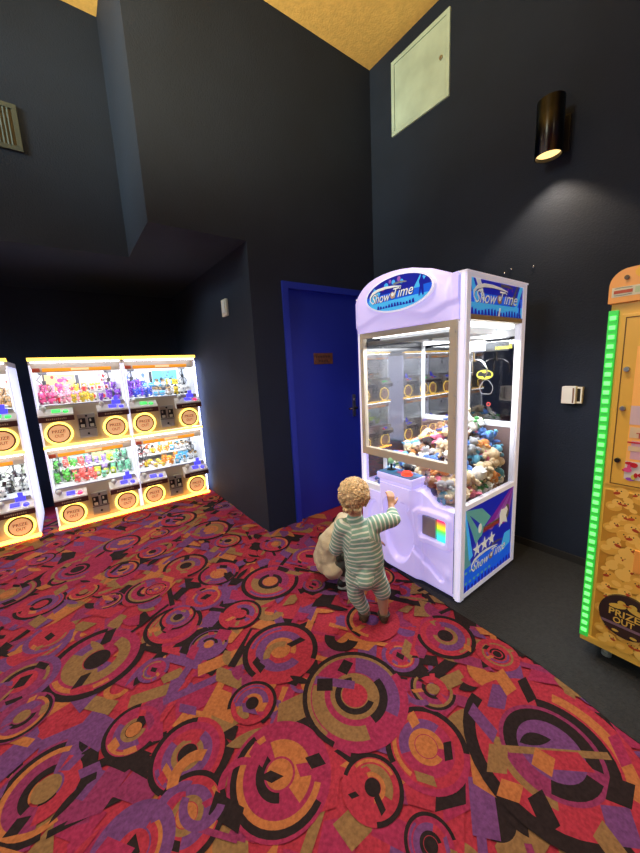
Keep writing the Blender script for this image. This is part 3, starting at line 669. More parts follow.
for k in range(3):
    a = k*2*PI/3+.5; c, s_ = math.cos(a), math.sin(a)
    m = MB(); m.tube([(CX+c*r, CY+s_*r, z) for r, z in ((.022, 1.398), (.050, 1.400), (.078, 1.378), (.098, 1.345), (.098, 1.315), (.088, 1.295))], [.005, .005, .0055, .005, .0045, .003], 8)
    cpart(m, 'claw_finger', M_chrome, claw)
li = bpy.data.lights.new('cabinet_lamp', 'AREA'); li.shape = 'RECTANGLE'; li.size = .55; li.size_y = .62; li.energy = 27; li.color = (.93, .96, 1)
lo = bpy.data.objects.new('cabinet_lamp', li); COL.objects.link(lo); lo.location = (1.98, 1.34, 1.515); lo['kind'] = 'helper'

# ------------------------------------------------------------------ plush prizes
def fur(n, c): return mat('fur_'+n, c, .9, var=.18, vscale=120, bump=.4, bscale=400, sheen=.3)
FUR = dict(cream=fur('cream', (.62, .48, .30)), blue=fur('blue', (.06, .17, .50)), sky=fur('sky', (.10, .36, .56)), orange=fur('orange', (.62, .25, .06)), white=fur('white', (.70, .69, .66)),
           black=fur('black', (.020, .020, .024)), green=fur('green', (.05, .24, .06)), brown=fur('brown', (.24, .11, .045)), pink=fur('pink', (.62, .14, .24)), red=fur('red', (.50, .03, .03)), grey=fur('grey', (.26, .27, .29)), lilac=fur('lilac', (.36, .24, .50)))
M_eye = mat('toy_eye', (.008, .008, .01), .15)
def plush(kind, body, belly, ear, style):
    """soft toy about 0.2 m long: sits with its base at the origin"""
    t = thing('plush_'+kind, 'x', 'plush toy')
    m = MB(); m.ball((0, 0, .052), (.048, .042, .056), 0, 14); m.ball((.022, 0, .050), (.034, .034, .044), 1, 12)
    if style == 'stripe': m.cyl((0, 0, .035), (0, 0, .055), .0485, .049, 16, 1, True, False); m.cyl((0, 0, .07), (0, 0, .086), .047, .040, 16, 1, True, False)
    m.build('body', [body, belly], t)
    m = MB(); m.ball((.006, 0, .133), (.046, .048, .044), 0, 16)
    if style in ('bear', 'dog', 'stripe'): m.ball((.042, 0, .122), (.022, .026, .019), 1, 12)
    if style == 'beak': m.cyl((.045, 0, .128), (.072, 0, .120), .014, .003, 10, 1)
    hd = m.build('head', [body, belly if style != 'beak' else FUR['orange']], t)
    for s in (-1, 1):
        m = MB()
        if style == 'big': m.cyl((-.008, s*.048, .150), (.006, s*.050, .150), .001, .034, 14, 0); m.ball((-.004, s*.060, .158), (.010, .036, .034), 0, 12); m.ball((.005, s*.060, .158), (.006, .026, .025), 1, 10)
        elif style == 'dog': m.ball((0, s*.052, .122), (.020, .012, .040), 0, 10)
        elif style == 'long': m.ball((-.004, s*.022, .205), (.010, .014, .048), 0, 10); m.ball((.004, s*.022, .205), (.006, .008, .036), 1, 8)
        elif style == 'beak': m.ball((-.01, s*.014, .178), (.012, .008, .018), 0, 8)
        else: m.ball((0, s*.036, .168), (.010, .018, .018), 0, 10); m.ball((.006, s*.036, .168), (.006, .011, .011), 1, 8)
        m.build('ear', [body, ear], hd)
        m = MB(); m.ball((.046, s*.019, .143), .0065, 0, 8); m.build('eye', M_eye, hd)
        m = MB(); m.ball((.012, s*.052, .072), (.018, .030, .018), 0, 10); m.ball((.02, s*.074, .064), (.016, .016, .016), 0, 10); m.build('arm', body, t)
        m = MB(); m.ball((.040, s*.030, .018), (.036, .019, .018), 0, 10); m.ball((.072, s*.032, .022), (.012, .018, .021), 1, 10); m.build('leg', [body, belly], t)
    m = MB(); m.ball((.064 if style in ('bear', 'dog', 'stripe') else .05, 0, .128), (.007, .009, .006), 0, 8)
    if style != 'beak': m.build('nose', M_eye, hd)
    return t
KINDS = [('bear', FUR['cream'], FUR['cream'], FUR['brown'], 'bear', 'cream teddy bear'), ('mouse', FUR['blue'], FUR['sky'], FUR['pink'], 'big', 'blue big-eared plush'),
         ('bear', FUR['white'], FUR['green'], FUR['green'], 'stripe', 'green and white striped plush'), ('dog', FUR['brown'], FUR['cream'], FUR['brown'], 'dog', 'brown floppy-eared plush dog'),
         ('penguin', FUR['black'], FUR['white'], FUR['black'], 'beak', 'black and white plush penguin'), ('fox', FUR['orange'], FUR['white'], FUR['white'], 'bear', 'orange plush fox'),
         ('rabbit', FUR['white'], FUR['pink'], FUR['pink'], 'long', 'white plush rabbit'), ('bear', FUR['sky'], FUR['white'], FUR['blue'], 'bear', 'sky-blue plush bear'),
         ('cat', FUR['grey'], FUR['white'], FUR['pink'], 'bear', 'grey plush cat'), ('mouse', FUR['pink'], FUR['white'], FUR['lilac'], 'big', 'pink big-eared plush'), ('dog', FUR['cream'], FUR['white'], FUR['brown'], 'dog', 'cream plush dog'), ('bird', FUR['orange'], FUR['cream'], FUR['red'], 'beak', 'orange plush bird')]
protos = [plush(*k[:5]) for k in KINDS]; used = [0]*len(protos)
spots = []
for ix in range(7):                       # heap: deeper towards the back and the right-hand side
    for iy in range(8):
        x = XF+.070+ix*.083; y = YR+.072+iy*.086
        hgt = .60+.05*ix/6+(.05+.17*ss(0, 6, ix))*ss(-1, 3, iy)*(1-.45*ss(4, 7, iy))+.04*ss(0, 2, iy)+.10*ss(2, 5, ix)*(iy < 4)
        if iy > 6 and ix < 2: hgt = .60
        z = .565; col_ = []
        while z < hgt: col_.append((x, y, z, ix, iy)); z += .062
        spots += col_ if ix == 0 or iy == 0 else col_[-2:]
zone = lambda ix, iy: ('by the side pane' if iy <= 1 else 'at mid-width' if iy <= 4 else 'towards the blue door') + (', in front' if ix <= 2 else ', at rear' if ix >= 5 else '')
fit = [(0, 0, 2), (1, 0, 0), (2, 0, 2), (3, 0, 1)]
cnt = {}
order = {}
for (x, y, z, ix, iy) in spots: order[(ix, iy)] = max(order.get((ix, iy), 0), z)
seq = [0, 1, 10, 5, 6, 1, 2, 7, 3, 0, 4, 6, 1, 10, 8, 5, 9, 6, 7, 2]
for i, (x, y, z, ix, iy) in enumerate(spots):
    k = seq[(i*7+ix*3) % len(seq)]
    big = 1.
    for (bx, by, bk) in ((0, 0, 0), (2, 0, 10), (3, 0, 2), (5, 0, 10), (1, 4, 0), (5, 3, 1)):
        if (ix, iy) == (bx, by) and z >= order[(ix, iy)]: k = bk; big = 1.35
    if k == 6 and (iy <= 1 or ix in (0, 6) or iy == 7): k = (10, 2, 7)[i % 3]
    topmost = z >= order[(ix, iy)]-1e-6
    x += rnd.uniform(-.014, .014); y += rnd.uniform(-.014, .014)
    mg = .076*big; x = min(max(x, XF+.012+mg), XK-.04-mg); y = min(max(y, YR+.018+mg), YL-.055-mg)
    tilt = rnd.choice((1.1, 1.4, -1.2, .5, 1.5)); yaw = rnd.uniform(0, 6.28)
    R = Euler((0, tilt, yaw)).to_matrix(); c = Vector((.01, 0, .085)); s = rnd.uniform(.60, .74)*big; off = Vector((x, y, z+.040*big))-R @ c*s
    lab = KINDS[k][5]+(' atop the heap ' if topmost else ' low in the heap ')+zone(ix, iy)
    if not used[k]:
        o = protos[k]; o.location = off; o.rotation_euler = (0, tilt, yaw); used[k] = 1; o.scale = (s,)*3
    else: o = dup(protos[k], off, (0, tilt, yaw), s)
    cnt.setdefault(lab, []).append(o)
for lab, os_ in cnt.items():
    for j, o in enumerate(os_):
        o['label'] = lab[:]
        o['group'] = 'plush prizes heaped in the claw machine' if len(os_) == 1 else lab
for k, o in enumerate(protos):
    if not used[k]:
        for ch in list(o.children_recursive): bpy.data.objects.remove(ch)
        bpy.data.objects.remove(o)
# ------------------------------------------------------------------ double-deck mini crane cabinets
M_amb = mat('amber_glow', (.9, .6, .1), .4, emit=(1.0, .62, .09), es=2.6)
M_ring = mat('ring_glow', (.95, .7, .15), .4, emit=(1.0, .70, .12), es=3)
M_fas = mat('fascia_grey', (.56, .49, .41), .4, .0)
M_disc = mat('flap_tan', (.78, .46, .26), .4, emit=(.9, .45, .20), es=.62)
M_dark = mat('ring_dark', (.16, .07, .03), .4)
M_ban = mat('banner_orange', (.80, .30, .02), .4, emit=(1.0, .34, .02), es=.5)
M_mar = mat('maroon_band', (.085, .025, .022), .4)
M_tray = mat('tray_white', (.88, .85, .84), .3)
M_body = mat('cabinet_pale', (.70, .70, .72), .4)
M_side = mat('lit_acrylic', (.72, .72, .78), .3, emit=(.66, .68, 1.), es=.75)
M_coin = mat('coin_grey', (.42, .40, .39), .4, .1)
M_binte = mat('bay_white', (.80, .82, .86), .5)
M_blamp = mat('bay_lamp', (.9, .9, .9), .5, emit=(.90, .94, 1.), es=30)
M_blue = mat('blue_glow', (.05, .05, .8), .3, emit=(.08, .07, 1.), es=1.3)
M_red = mat('red_glow', (.8, .02, .1), .3, emit=(1., .05, .2), es=1.2)
M_grn = mat('green_glow', (.05, .8, .1), .3, emit=(.1, 1., .2), es=.75)
M_lblue = mat('tray_lilac', (.34, .33, .46), .35)
M_bglass = glass('bay_glass', ior=1.45)
M_txt = mat('flap_text', (.42, .17, .07), .5)
M_bandtxt = mat('band_dash', (.5, .36, .25), .5)
CW, CD, CH = .715, .60, 1.585
def prize_machine(X0, Y0, label, posters, glow, side=None):
    t = thing('prize_machine', label, 'prize machine', (X0, Y0, 0), 'double-deck mini claw cabinets along the alcove')
    def P(m, n, mt, p=None): return m.build(n, mt, p or t)
    def B(m, x0, x1, y0, y1, z0, z1, mi=0, b=0.): m.box(X0+x0, X0+x1, Y0+y0, Y0+y1, z0, z1, mi, b)
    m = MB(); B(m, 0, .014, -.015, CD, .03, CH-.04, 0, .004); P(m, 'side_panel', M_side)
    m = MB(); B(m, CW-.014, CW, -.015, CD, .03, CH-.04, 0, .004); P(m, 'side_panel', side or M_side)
    m = MB(); B(m, 0, CW, CD-.02, CD, .03, CH-.03); P(m, 'back_panel', M_body)
    m = MB(); B(m, 0, CW, -.035, CD, CH-.008, CH+.0, 0, .002); B(m, .0, CW, .0, CD, CH-.045, CH-.008); P(m, 'top', M_fas)
    m = MB(); B(m, 0, CW, -.05, -.035, CH-.004, CH+.024, 0, .004); B(m, 0, CW, -.036, .0, CH-.004, CH+.004); P(m, 'top_light', M_amb)
    m = MB(); B(m, 0, CW, -.05, .0, .012, .026, 0, .003); B(m, .0, CW, -.058, -.03, .012, .030, 0, .004); P(m, 'kick_light', mat('kick_glow', (.9, .5, .1), .4, emit=(1., .42, .05), es=8))
    for dx in (.06, CW-.06):
        for dy in (.03, CD-.06):
            m = MB(); m.cyl((X0+dx, Y0+dy, 0), (X0+dx, Y0+dy, .012), .02, n=10); P(m, 'foot', M_rubber)
    m = MB(); B(m, 0, CW, -.02, CD, .012, .04); P(m, 'base', M_body)
    for tier in (0, 1):
        z = .03 if tier == 0 else .815
        m = MB(); B(m, .014, CW-.014, -.012, .005, z, z+.36); P(m, 'fascia', M_fas)
        if tier:
            m = MB(); B(m, .0, CW, -.045, .0, z-.028, z-.004, 0, .004); P(m, 'deck_light', M_amb)
        # coin unit
        m = MB(); B(m, .285, .425, -.035, -.01, z+.035, z+.265, 0, .005); cb = P(m, 'coin_box', M_coin)
        m = MB(); B(m, .283, .427, -.037, -.033, z+.12, z+.124); m.cyl((X0+.355, Y0-.036, z+.075), (X0+.355, Y0-.042, z+.075), .010, n=12); m.cyl((X0+.355, Y0-.036, z+.245), (X0+.355, Y0-.042, z+.245), .010, n=12); P(m, 'lock', M_black, cb)
        for sx in (.318, .392):
            m = MB(); B(m, sx-.026, sx+.026, -.043, -.033, z+.135, z+.225, 0, .003); sl = P(m, 'coin_slot', M_black, cb)
            m = MB(); B(m, sx-.016, sx+.016, -.050, -.042, z+.140, z+.168, 0, .003); B(m, sx-.016, sx-.002, -.047, -.042, z+.19, z+.215, 0, .002); P(m, 'coin_return', M_cream, cb)
        for side, sx, x0, x1 in ((0, .130, .004, .262), (1, .585, .448, CW-.004)):
            # prize flap with lit ring
            m = MB(); pts = [(X0+sx+.099*math.cos(2*PI*i/36), Y0-.022, z+.105+.099*math.sin(2*PI*i/36)) for i in range(36)]
            m.tube(pts, .0095, 8, 0, True); rg = P(m, 'ring_light', M_ring)
            m = MB(); m.cyl((X0+sx, Y0-.012, z+.105), (X0+sx, Y0-.028, z+.105), .088, n=36, mi=1); m.cyl((X0+sx, Y0-.012, z+.105), (X0+sx, Y0-.031, z+.105), .076, n=36)
            A = Art(m, (X0+sx, Y0-.031, z+.105), (1, 0, 0), (0, 0, 1)); A.text('PRIZE', 0, .021, .10, .028, 1, 2, 0, 0, .02); A.text('OUT', 0, -.021, .07, .028, 1, 2, 0, 0, .02)
            P(m, 'prize_flap', [M_disc, M_dark, M_txt])
            # control tray
            m = MB(); m.prism([(-.012, z+.335), (-.012, z+.225), (-.095, z+.222), (-.098, z+.285)], lambda a, b, d: (d, Y0+a, b), X0+x0, X0+x1); tr = P(m, 'control_tray', M_tray)
            m = MB(); B(m, x0-.001, x1+.001, -.101, -.094, z+.224, z+.272, 0, .002)
            A = Art(m, (X0+(x0+x1)/2, Y0-.101, z+.248), (1, 0, 0), (0, 0, 1))
            for k in range(11): A.rect(-.075+k*.0138, -.066+k*.0138, -.006, .006+.003*(k % 3 == 0), 1, 1)
            P(m, 'name_band', [M_mar, M_bandtxt], tr)
            m = MB(); m.cyl((X0+x0+.045, Y0-.055, z+.30), (X0+x0+.045, Y0-.06, z+.34), .005, n=8); m.ball((X0+x0+.045, Y0-.060, z+.348), .024, n=14); P(m, 'joystick', M_white, tr)
            g = glow[tier*2+side]
            m = MB(); m.cyl((X0+x1-.055, Y0-.058, z+.295), (X0+x1-.055, Y0-.064, z+.318), .024, .020, 18); P(m, 'play_button', M_grn if g == 'g' else M_blue if g == 'b' else M_red, tr)
            m = MB(); m.prism([(-.03, z+.322), (-.03, z+.33), (-.07, z+.312), (-.07, z+.304)], lambda a, b, d: (d, Y0+a, b), X0+x0+.10, X0+x0+.165); P(m, 'display', M_blue if g != 'g' else M_grn, tr)
        # bay
        zb, zt = z+.37, z+.665
        m = MB(); B(m, .02, CW-.02, -.060, -.044, zt+.083, zt+.091, 0, .002); P(m, 'canopy_lamp', mat('canopy_lamp', (.9, .9, .9), .4, emit=(.70, .78, 1.), es=9))  # added glow strip under the header, brightens trays and alcove wall
        m = MB(); B(m, .014, CW-.014, -.01, .0, z+.33, zb, 0, .003); P(m, 'bay_sill', M_lblue)
        m = MB(); B(m, .585, .655, -.02, -.002, z+.332, zb+.004, 0, .004); B(m, .605, .642, -.014, -.002, zb+.004, zb+.04, 0, .004); P(m, 'payment_reader', M_blue)
        m = MB(); B(m, .014, CW-.014, .0, CD-.03, zb-.03, zb, 0); B(m, .014, CW-.014, CD-.035, CD-.025, zb, zt+.06); B(m, .014, .018, .004, CD-.03, zb, zt+.05); B(m, CW-.018, CW-.014, .004, CD-.03, zb, zt+.05); B(m, .014, CW-.014, .0, CD-.03, zt+.055, zt+.065); P(m, 'bay_lining', M_binte)
        m = MB(); B(m, .03, CW-.03, .012, .03, zt+.03, zt+.052); B(m, .03, CW-.03, .33, .36, zt+.035, zt+.053); P(m, 'bay_lamp', M_blamp)
        m = MB(); B(m, .02, CW-.02, -.002, .002, zb, zt); P(m, 'bay_pane', M_bglass)
        m = MB(); B(m, .0, CW, -.012, .004, zt, zt+.045, 0, .002); B(m, .09, .62, -.0135, -.011, zt+.006, zt+.036, 1); B(m, .30, .44, -.015, -.013, zt+.012, zt+.032, 2); B(m, .02, .075, -.0135, -.011, zt+.006, zt+.038, 3)
        P(m, 'banner', [M_fas, M_ban, mat('banner_pale', (.9, .7, .4), .4, emit=(1, .7, .3), es=.4), mat('banner_red', (.45, .07, .03), .4)])
        m = MB(); B(m, .0, CW, -.008, .004, zt+.045, zt+.095, 0, .002); P(m, 'header_strip', M_fas)
        for q in (0, CW-.022): m = MB(); B(m, q, q+.022, -.012, .006, zb-.03, zt+.04, 0, .003); P(m, 'bay_post', mat('lit_post', (.8, .8, .84), .4, emit=(.75, .80, 1.), es=1.4))  # posts glow by themselves, added to throw light on the alcove wall
        m = MB(); B(m, .06, CW-.06, .34, CD-.035, zb+.085, zb+.093); P(m, 'display_shelf', M_white)
        ps = posters[tier]
        m = MB(); A = Art(m, (X0, Y0+CD-.036, zb), (1, 0, 0), (0, 0, 1))
        A.rect(.06, .33, .09, .28, 1, 0); A.rect(.37, .65, .09, .28, 1, 1); q = random.Random(int(X0*100)+tier)
        for _ in range(16): A.ell(q.uniform(.09, .30), q.uniform(.11, .26), q.uniform(.008, .028), q.uniform(.008, .024), 2+_*.3, q.choice((2, 3, 4)), 10)
        for _ in range(14): A.ell(q.uniform(.39, .63), q.uniform(.11, .26), q.uniform(.006, .02), q.uniform(.008, .02), 2+_*.3, q.choice((3, 4, 5)), 10)
        A.rect(.335, .365, .10, .27, 1, 5)
        P(m, 'back_poster', [mat('po_'+c, rgb(c), .6) for c in ps])
        for cx in (.085, .60):                   # two little cranes per bay
            cy, cz = .12, zb+.275
            m = MB(); B(m, cx-.03, cx+.03, cy-.03, cy+.03, cz, cz+.03, 0, .003); m.cyl((X0+cx, Y0+cy, cz), (X0+cx, Y0+cy, cz-.06), .006, n=8); m.cyl((X0+cx, Y0+cy, cz-.055), (X0+cx, Y0+cy, cz-.09), .018, .013, 10)
            for k in range(3):
                a = k*2.094+.4; c, s_ = math.cos(a), math.sin(a)
                m.tube([(X0+cx+c*r, Y0+cy+s_*r, cz-.09+h) for r, h in ((.012, 0), (.042, -.012), (.048, -.04), (.026, -.07))], .004, 5)
            P(m, 'mini_claw', mat('mini_claw', (.10, .10, .11), .35, .4))
            m = MB(); m.tube([(X0+cx-.03+.018*math.sin(k*1.6), Y0+.06, cz+.02-k*.022) for k in range(7)], .003, 5); P(m, 'coiled_cable', M_black)
    return t
PST = [[['e8d890', 'f0e4e0', 'e85090', 'f0a0b0', 'c03030', '505058'], ['b8d8d0', 'd8e8a0', 'e86070', '60b070', 'f0e070', '606048']],
       [['c8c8d8', '70c8e8', '8050c8', '6080d8', 'ffffff', '303038'], ['f0f0f0', 'f0ead0', 'e8c840', 'f07040', '303030', '70b0c0']],
       [['d8d8c8', 'f0e0d0', 'e0a050', 'd05050', '403830', '404040'], ['e0e8c8', 'e8f0d8', 'b0c840', '404030', 'f0f0f0', '505040']]]
YF = 3.955
pm1 = prize_machine(-.233, YF, 'left one of the adjoining pair of amber-lit double-deck mini claw cabinets', [PST[0][1], PST[0][0]], 'rbrgbb'[:2]+'gb')
pm2 = prize_machine(-.233+CW+.006, YF, 'right one of the pair of amber-lit double-deck mini claw cabinets, beside the alcove wall', [PST[1][1], PST[1][0]], 'bbgr', mat('lit_acrylic_bright', (.72, .72, .78), .3, emit=(.60, .66, 1.), es=5))  # unseen right side panel, its strong glow added to brighten the alcove wall
pm0 = prize_machine(-.362-CW, YF-.02, 'amber-lit double-deck mini claw cabinet cut off by the left edge of the photo', [PST[2][1], PST[2][0]], 'rbgg')
pm00 = prize_machine(-2.150, YF-.02, 'mini claw cabinet outside the frame, mirrored in the claw machine glass beside its post', [PST[0][1], PST[1][0]], 'bbgr')
pm01 = prize_machine(-2.870, YF-.02, 'mini claw cabinet outside the frame, mirrored farthest right in the claw machine front glass', [PST[1][1], PST[0][0]], 'bgbr')

# little prizes inside the bays: one prototype of each kind, copied
def toy(kind, c1, c2):
    m = MB()
    if kind == 'plushie':
        m.ball((0, 0, .024), (.026, .022, .025), 0, 10); m.ball((0, -.004, .058), (.024, .022, .022), 0, 10)
        for s in (-1, 1): m.ball((s*.016, 0, .078), (.009, .006, .010), 0, 6); m.ball((s*.020, -.018, .012), (.010, .012, .009), 1, 6); m.ball((s*.008, -.025, .062), .003, 2, 5)
        m.ball((0, -.020, .053), (.009, .006, .007), 1, 6)
    elif kind == 'capsule':
        m.ball((0, 0, .024), .024, 0, 12); m.cyl((0, 0, .021), (0, 0, .027), .0252, n=14, mi=1); m.cyl((0, 0, .04), (0, 0, .049), .012, .004, 10, 1)
    elif kind == 'figure':
        m.cyl((0, 0, 0), (0, 0, .006), .020, n=12, mi=2); m.cyl((0, 0, .006), (0, 0, .05), .012, .016, 10); m.ball((0, 0, .064), .016, 1, 10); m.ball((0, .003, .070), (.018, .017, .014), 2, 8)
        for s in (-1, 1): m.tube([(s*.015, 0, .045), (s*.026, -.006, .03), (s*.022, -.014, .02)], .005, 5)
    else:
        m.box(-.022, .022, -.012, .012, 0, .062, 0, .002); A = Art(m, (0, -.0121, .031), (1, 0, 0), (0, 0, 1)); A.ell(0, .004, .015, .016, 1, 1, 10); A.rect(-.018, .018, -.026, -.017, 1, 2)
    return m, c1, c2
TC = {c: mat('toy_'+c, rgb(h), .6, var=.1, vscale=60) for c, h in dict(pink='f0609c', rose='f8b0c8', red='d83038', yellow='f0d040', white='f4f2ee', purple='8848c8', blue='5068e0', sky='60c0f0', green='58b848', lime='c8e040', lilac='b090e0', coral='f07068', mint='88d8b0', orange='f09030', black='282830', tan='d0a878').items()}
def toyobj(kind, c1, c2):
    m, a, b = toy(kind, c1, c2)
    o = m.build('toy_'+kind, [TC[a], TC[b], M_eye], loc=(0, 0, 0)); return o
BAYS = [  # cabinet origin x, y, tier, where, mix of (kind, colours, words)
 (-.233, YF, 1, 'upper bay, left cabinet of pair', [('plushie', 'pink', 'white', 'small pink plush'), ('plushie', 'rose', 'white', 'small pale pink plush'), ('figure', 'red', 'white', 'little red figure'), ('plushie', 'yellow', 'white', 'small yellow plush'), ('box', 'white', 'red', 'little white and red box'), ('plushie', 'purple', 'white', 'small purple plush')]),
 (-.233, YF, 0, 'lower bay, left cabinet of pair', [('plushie', 'green', 'white', 'small green plush'), ('plushie', 'coral', 'white', 'small coral plush'), ('plushie', 'lilac', 'white', 'small lilac plush'), ('box', 'lime', 'white', 'lime green packet'), ('plushie', 'mint', 'white', 'small mint plush')]),
 (.488, YF, 1, 'upper bay, right cabinet of pair', [('plushie', 'purple', 'lilac', 'small violet plush'), ('plushie', 'blue', 'white', 'small blue plush'), ('capsule', 'sky', 'white', 'sky blue capsule'), ('figure', 'white', 'tan', 'little white figure'), ('plushie', 'yellow', 'black', 'small yellow and black plush'), ('plushie', 'white', 'black', 'small white plush')]),
 (.488, YF, 0, 'lower bay, right cabinet of pair', [('capsule', 'white', 'red', 'white and red capsule'), ('figure', 'yellow', 'tan', 'little yellow figure'), ('capsule', 'yellow', 'white', 'yellow capsule'), ('plushie', 'orange', 'white', 'small orange plush'), ('box', 'sky', 'white', 'little sky blue box'), ('figure', 'white', 'tan', 'little pale figure')]),
 (-.362-CW, YF-.02, 1, 'upper bay, cabinet at left edge', [('figure', 'white', 'tan', 'little white figure'), ('box', 'orange', 'white', 'little orange box'), ('plushie', 'tan', 'white', 'small tan plush')]),
 (-.362-CW, YF-.02, 0, 'lower bay, cabinet at left edge', [('plushie', 'lime', 'white', 'small lime plush'), ('figure', 'black', 'white', 'little black figure'), ('plushie', 'white', 'black', 'small white and black plush')])]
TP = {}
for bx, by, tier, where, mix in BAYS:
    zb = (.03 if tier == 0 else .815)+.37
    half = 'left edge' in where
    for r_i, (yy, zz, n_) in enumerate(((.09, 0, 9), (.20, .0, 10), (.30, .0, 10), (.42, .093, 10), (.50, .093, 10))):
        for k in range(n_):
            if r_i == 0 and (k in (0, 1, 7, 8) or (where.startswith('lower bay, left') and k > 5)): continue
            # colour drifts across the bay as in the photograph
            f = k/(n_-1); j = min(len(mix)-1, max(0, int(f*len(mix)+rnd.uniform(-.9, .9))))
            kd, c1, c2, wd = mix[j]
            s = rnd.uniform(.85, 1.15)*(1.15 if r_i in (1, 2) else 1)
            x = bx+.05+f*(CW-.10)+rnd.uniform(-.01, .01)
            lab = wd+(' on the shelf' if r_i > 2 else ' at the front' if r_i == 0 else ' on the floor')+' of the '+where
            key = (kd, c1, c2); L = (x, by+yy+rnd.uniform(-.012, .012), zb+zz+.0005); Rz = (0, 0, rnd.uniform(-.6, .6))
            if key not in TP: o = TP[key] = toyobj(*key); o.location = L; o.rotation_euler = Rz; o.scale = (s,)*3
            else: o = TP[key].copy(); COL.objects.link(o); o.location = L; o.rotation_euler = Rz; o.scale = (s,)*3
            o['label'] = lab; o['category'] = 'toy'; o['group'] = lab

# ------------------------------------------------------------------ yellow machine at the right edge
M_yel = mat('machine_yellow', (.86, .50, .08), .4, var=.05, vscale=6)
M_oran = mat('header_orange', (.92, .40, .08), .4)
XY, Y1, Y0m, XYb = 1.785, .432, -.40, 2.50
ym = thing('duck_machine', 'yellow rubber-duck prize machine with a green light strip at the right edge', 'prize machine', (2.14, .02, .009))
def yp(m, n, mt, p=None): return m.build(n, mt, p or ym)
m = MB(); m.box(XY, XYb, Y0m, Y1-.004, .085, 1.60, 0, .012); body = yp(m, 'cabinet', M_yel)
m = MB()
pts = [(Y1+.004, 1.592), (Y1+.004, 1.645)]+[(Y1-.055+.059*math.cos(a), 1.655+.062*math.sin(a)) for a in [PI/2*i/8 for i in range(9)]]+[(.0, 1.735), (Y0m, 1.735), (Y0m, 1.592)]
m.prism(pts, lambda a, b, d: (d, a, b), XY-.012, XYb); hdr = yp(m, 'header', M_oran)
m = MB(); A = Art(m, (XY-.0121, Y1, 1.592), (0, -1, 0), (0, 0, 1))
A.rect(.006, .22, .022, .058, 1, 0); A.rect(.012, .068, .034, .046, 2, 1); A.rect(.075, .2, .03, .052, 2, 3)
A.band([(.014, .053), (.03, .055), (.066, .053)], .0022, 2, 2); A.band([(.014, .028), (.04, .027), (.066, .029)], .0022, 2, 2); A.ell(.14, .105, .07, .035, 1, 4, 24)
yp(m, 'header_label', [mat('label_pale', (.72, .68, .5), .5), mat('label_red', (.5, .08, .03), .5), mat('label_grey', (.2, .22, .18), .5), mat('label_lime', (.5, .6, .35), .5), mat('label_yellow', (.9, .5, .04), .5)], hdr)
m = MB(); m.cyl((XY-.012, Y1-.048, 1.682), (XY-.018, Y1-.048, 1.682), .008, n=12); yp(m, 'screw', mat('screw_dark', (.12, .08, .05), .5, .5), hdr)
# light strip: a channel of separate green lamps on the front corner
m = MB(); m.box(XY-.008, XY+.02, Y1-.032, Y1, .105, 1.565, 0, .002); st = yp(m, 'light_strip', mat('strip_base', (.06, .55, .10), .4, emit=(.03, .8, .06), es=.32))
M_gl = mat('green_lamp', (.15, .9, .2), .3, emit=(.16, 1.0, .18), es=1.6)
for k in range(39):
    m = MB(); z = .13+k*.0368; m.box(XY-.0125, XY-.007, Y1-.026, Y1-.006, z, z+.016, 0, .002); yp(m, 'lamp', M_gl, st)
m = MB(); m.box(XY-.004, XY+.01, Y0m, Y1-.040, .852, 1.548, 0, .004); pd = yp(m, 'front_door', M_yel)
m = MB()
for q in ((Y0m, Y1-.056, 1.532, 1.535), (Y0m, Y1-.056, .862, .865), (Y1-.058, Y1-.055, .862, 1.535)): m.box(XY-.0055, XY-.003, *q)
yp(m, 'door_gap', mat('gap_dark', (.12, .05, .01), .6), pd)
for z in (1.335, 1.18, .965):
    m = MB(); m.cyl((XY-.004, Y1-.073, z), (XY-.016, Y1-.073, z), .010, .009, 14); m.box(XY-.018, XY-.015, Y1-.075, Y1-.071, z-.006, z+.006); yp(m, 'door_lock', M_steel if z > 1 else M_black, pd)
m = MB(); y0w, y1w = Y0m+.10, .334; m.box(XY-.0055, XY-.003, y0w, y1w, .892, 1.43)
A = Art(m, (XY-.0056, y1w, .892), (0, -1, 0), (0, 0, 1))
A.rect(.0, .63, 0, .53, 0, 1); A.rect(.0, .63, .0, .075, 1, 4)
q = random.Random(3)
for k in range(46): A.ell(q.uniform(.0, .30), q.uniform(.0, .085), q.uniform(.006, .016), q.uniform(.005, .012), 2+k*.1, q.choice((3, 5, 6, 7, 2)), 9)
A.rect(.012, .3, .085, .16, 1, 3); A.rect(.004, .3, .172, .215, 3, 8); A.text('TILE', .055, .152+.03, .062, .022, 4, 2); A.rect(.0, .3, .150, .156, 3, 2); A.rect(.004, .045, .118, .138, 3, 8); A.ell(.028, .062, .012, .010, 8, 2, 12)
A.rect(0, .3, .225, .30, 2, 9)
A.band([(.075, .30), (.045, .32), (.036, .37), (.045, .43), (.085, .45)], [.014, .022, .024, .020, .012], 4, 10); A.rect(.03, .3, .47, .53, 3, 2)
yp(m, 'poster_window', [M_yel, mat('poster_orange', (.85, .42, .10), .4, emit=(.9, .4, .1), es=.2), mat('poster_red', (.6, .02, .03), .4), mat('poster_pink', (.75, .45, .55), .4), mat('poster_white', (.8, .75, .7), .4), mat('poster_violet', (.35, .08, .55), .4), mat('poster_rose', (.8, .1, .3), .4), mat('poster_lemon', (.8, .7, .1), .4), mat('poster_cream', (.8, .62, .40), .4), mat('poster_lilac', (.74, .55, .60), .4), M_black], pd)
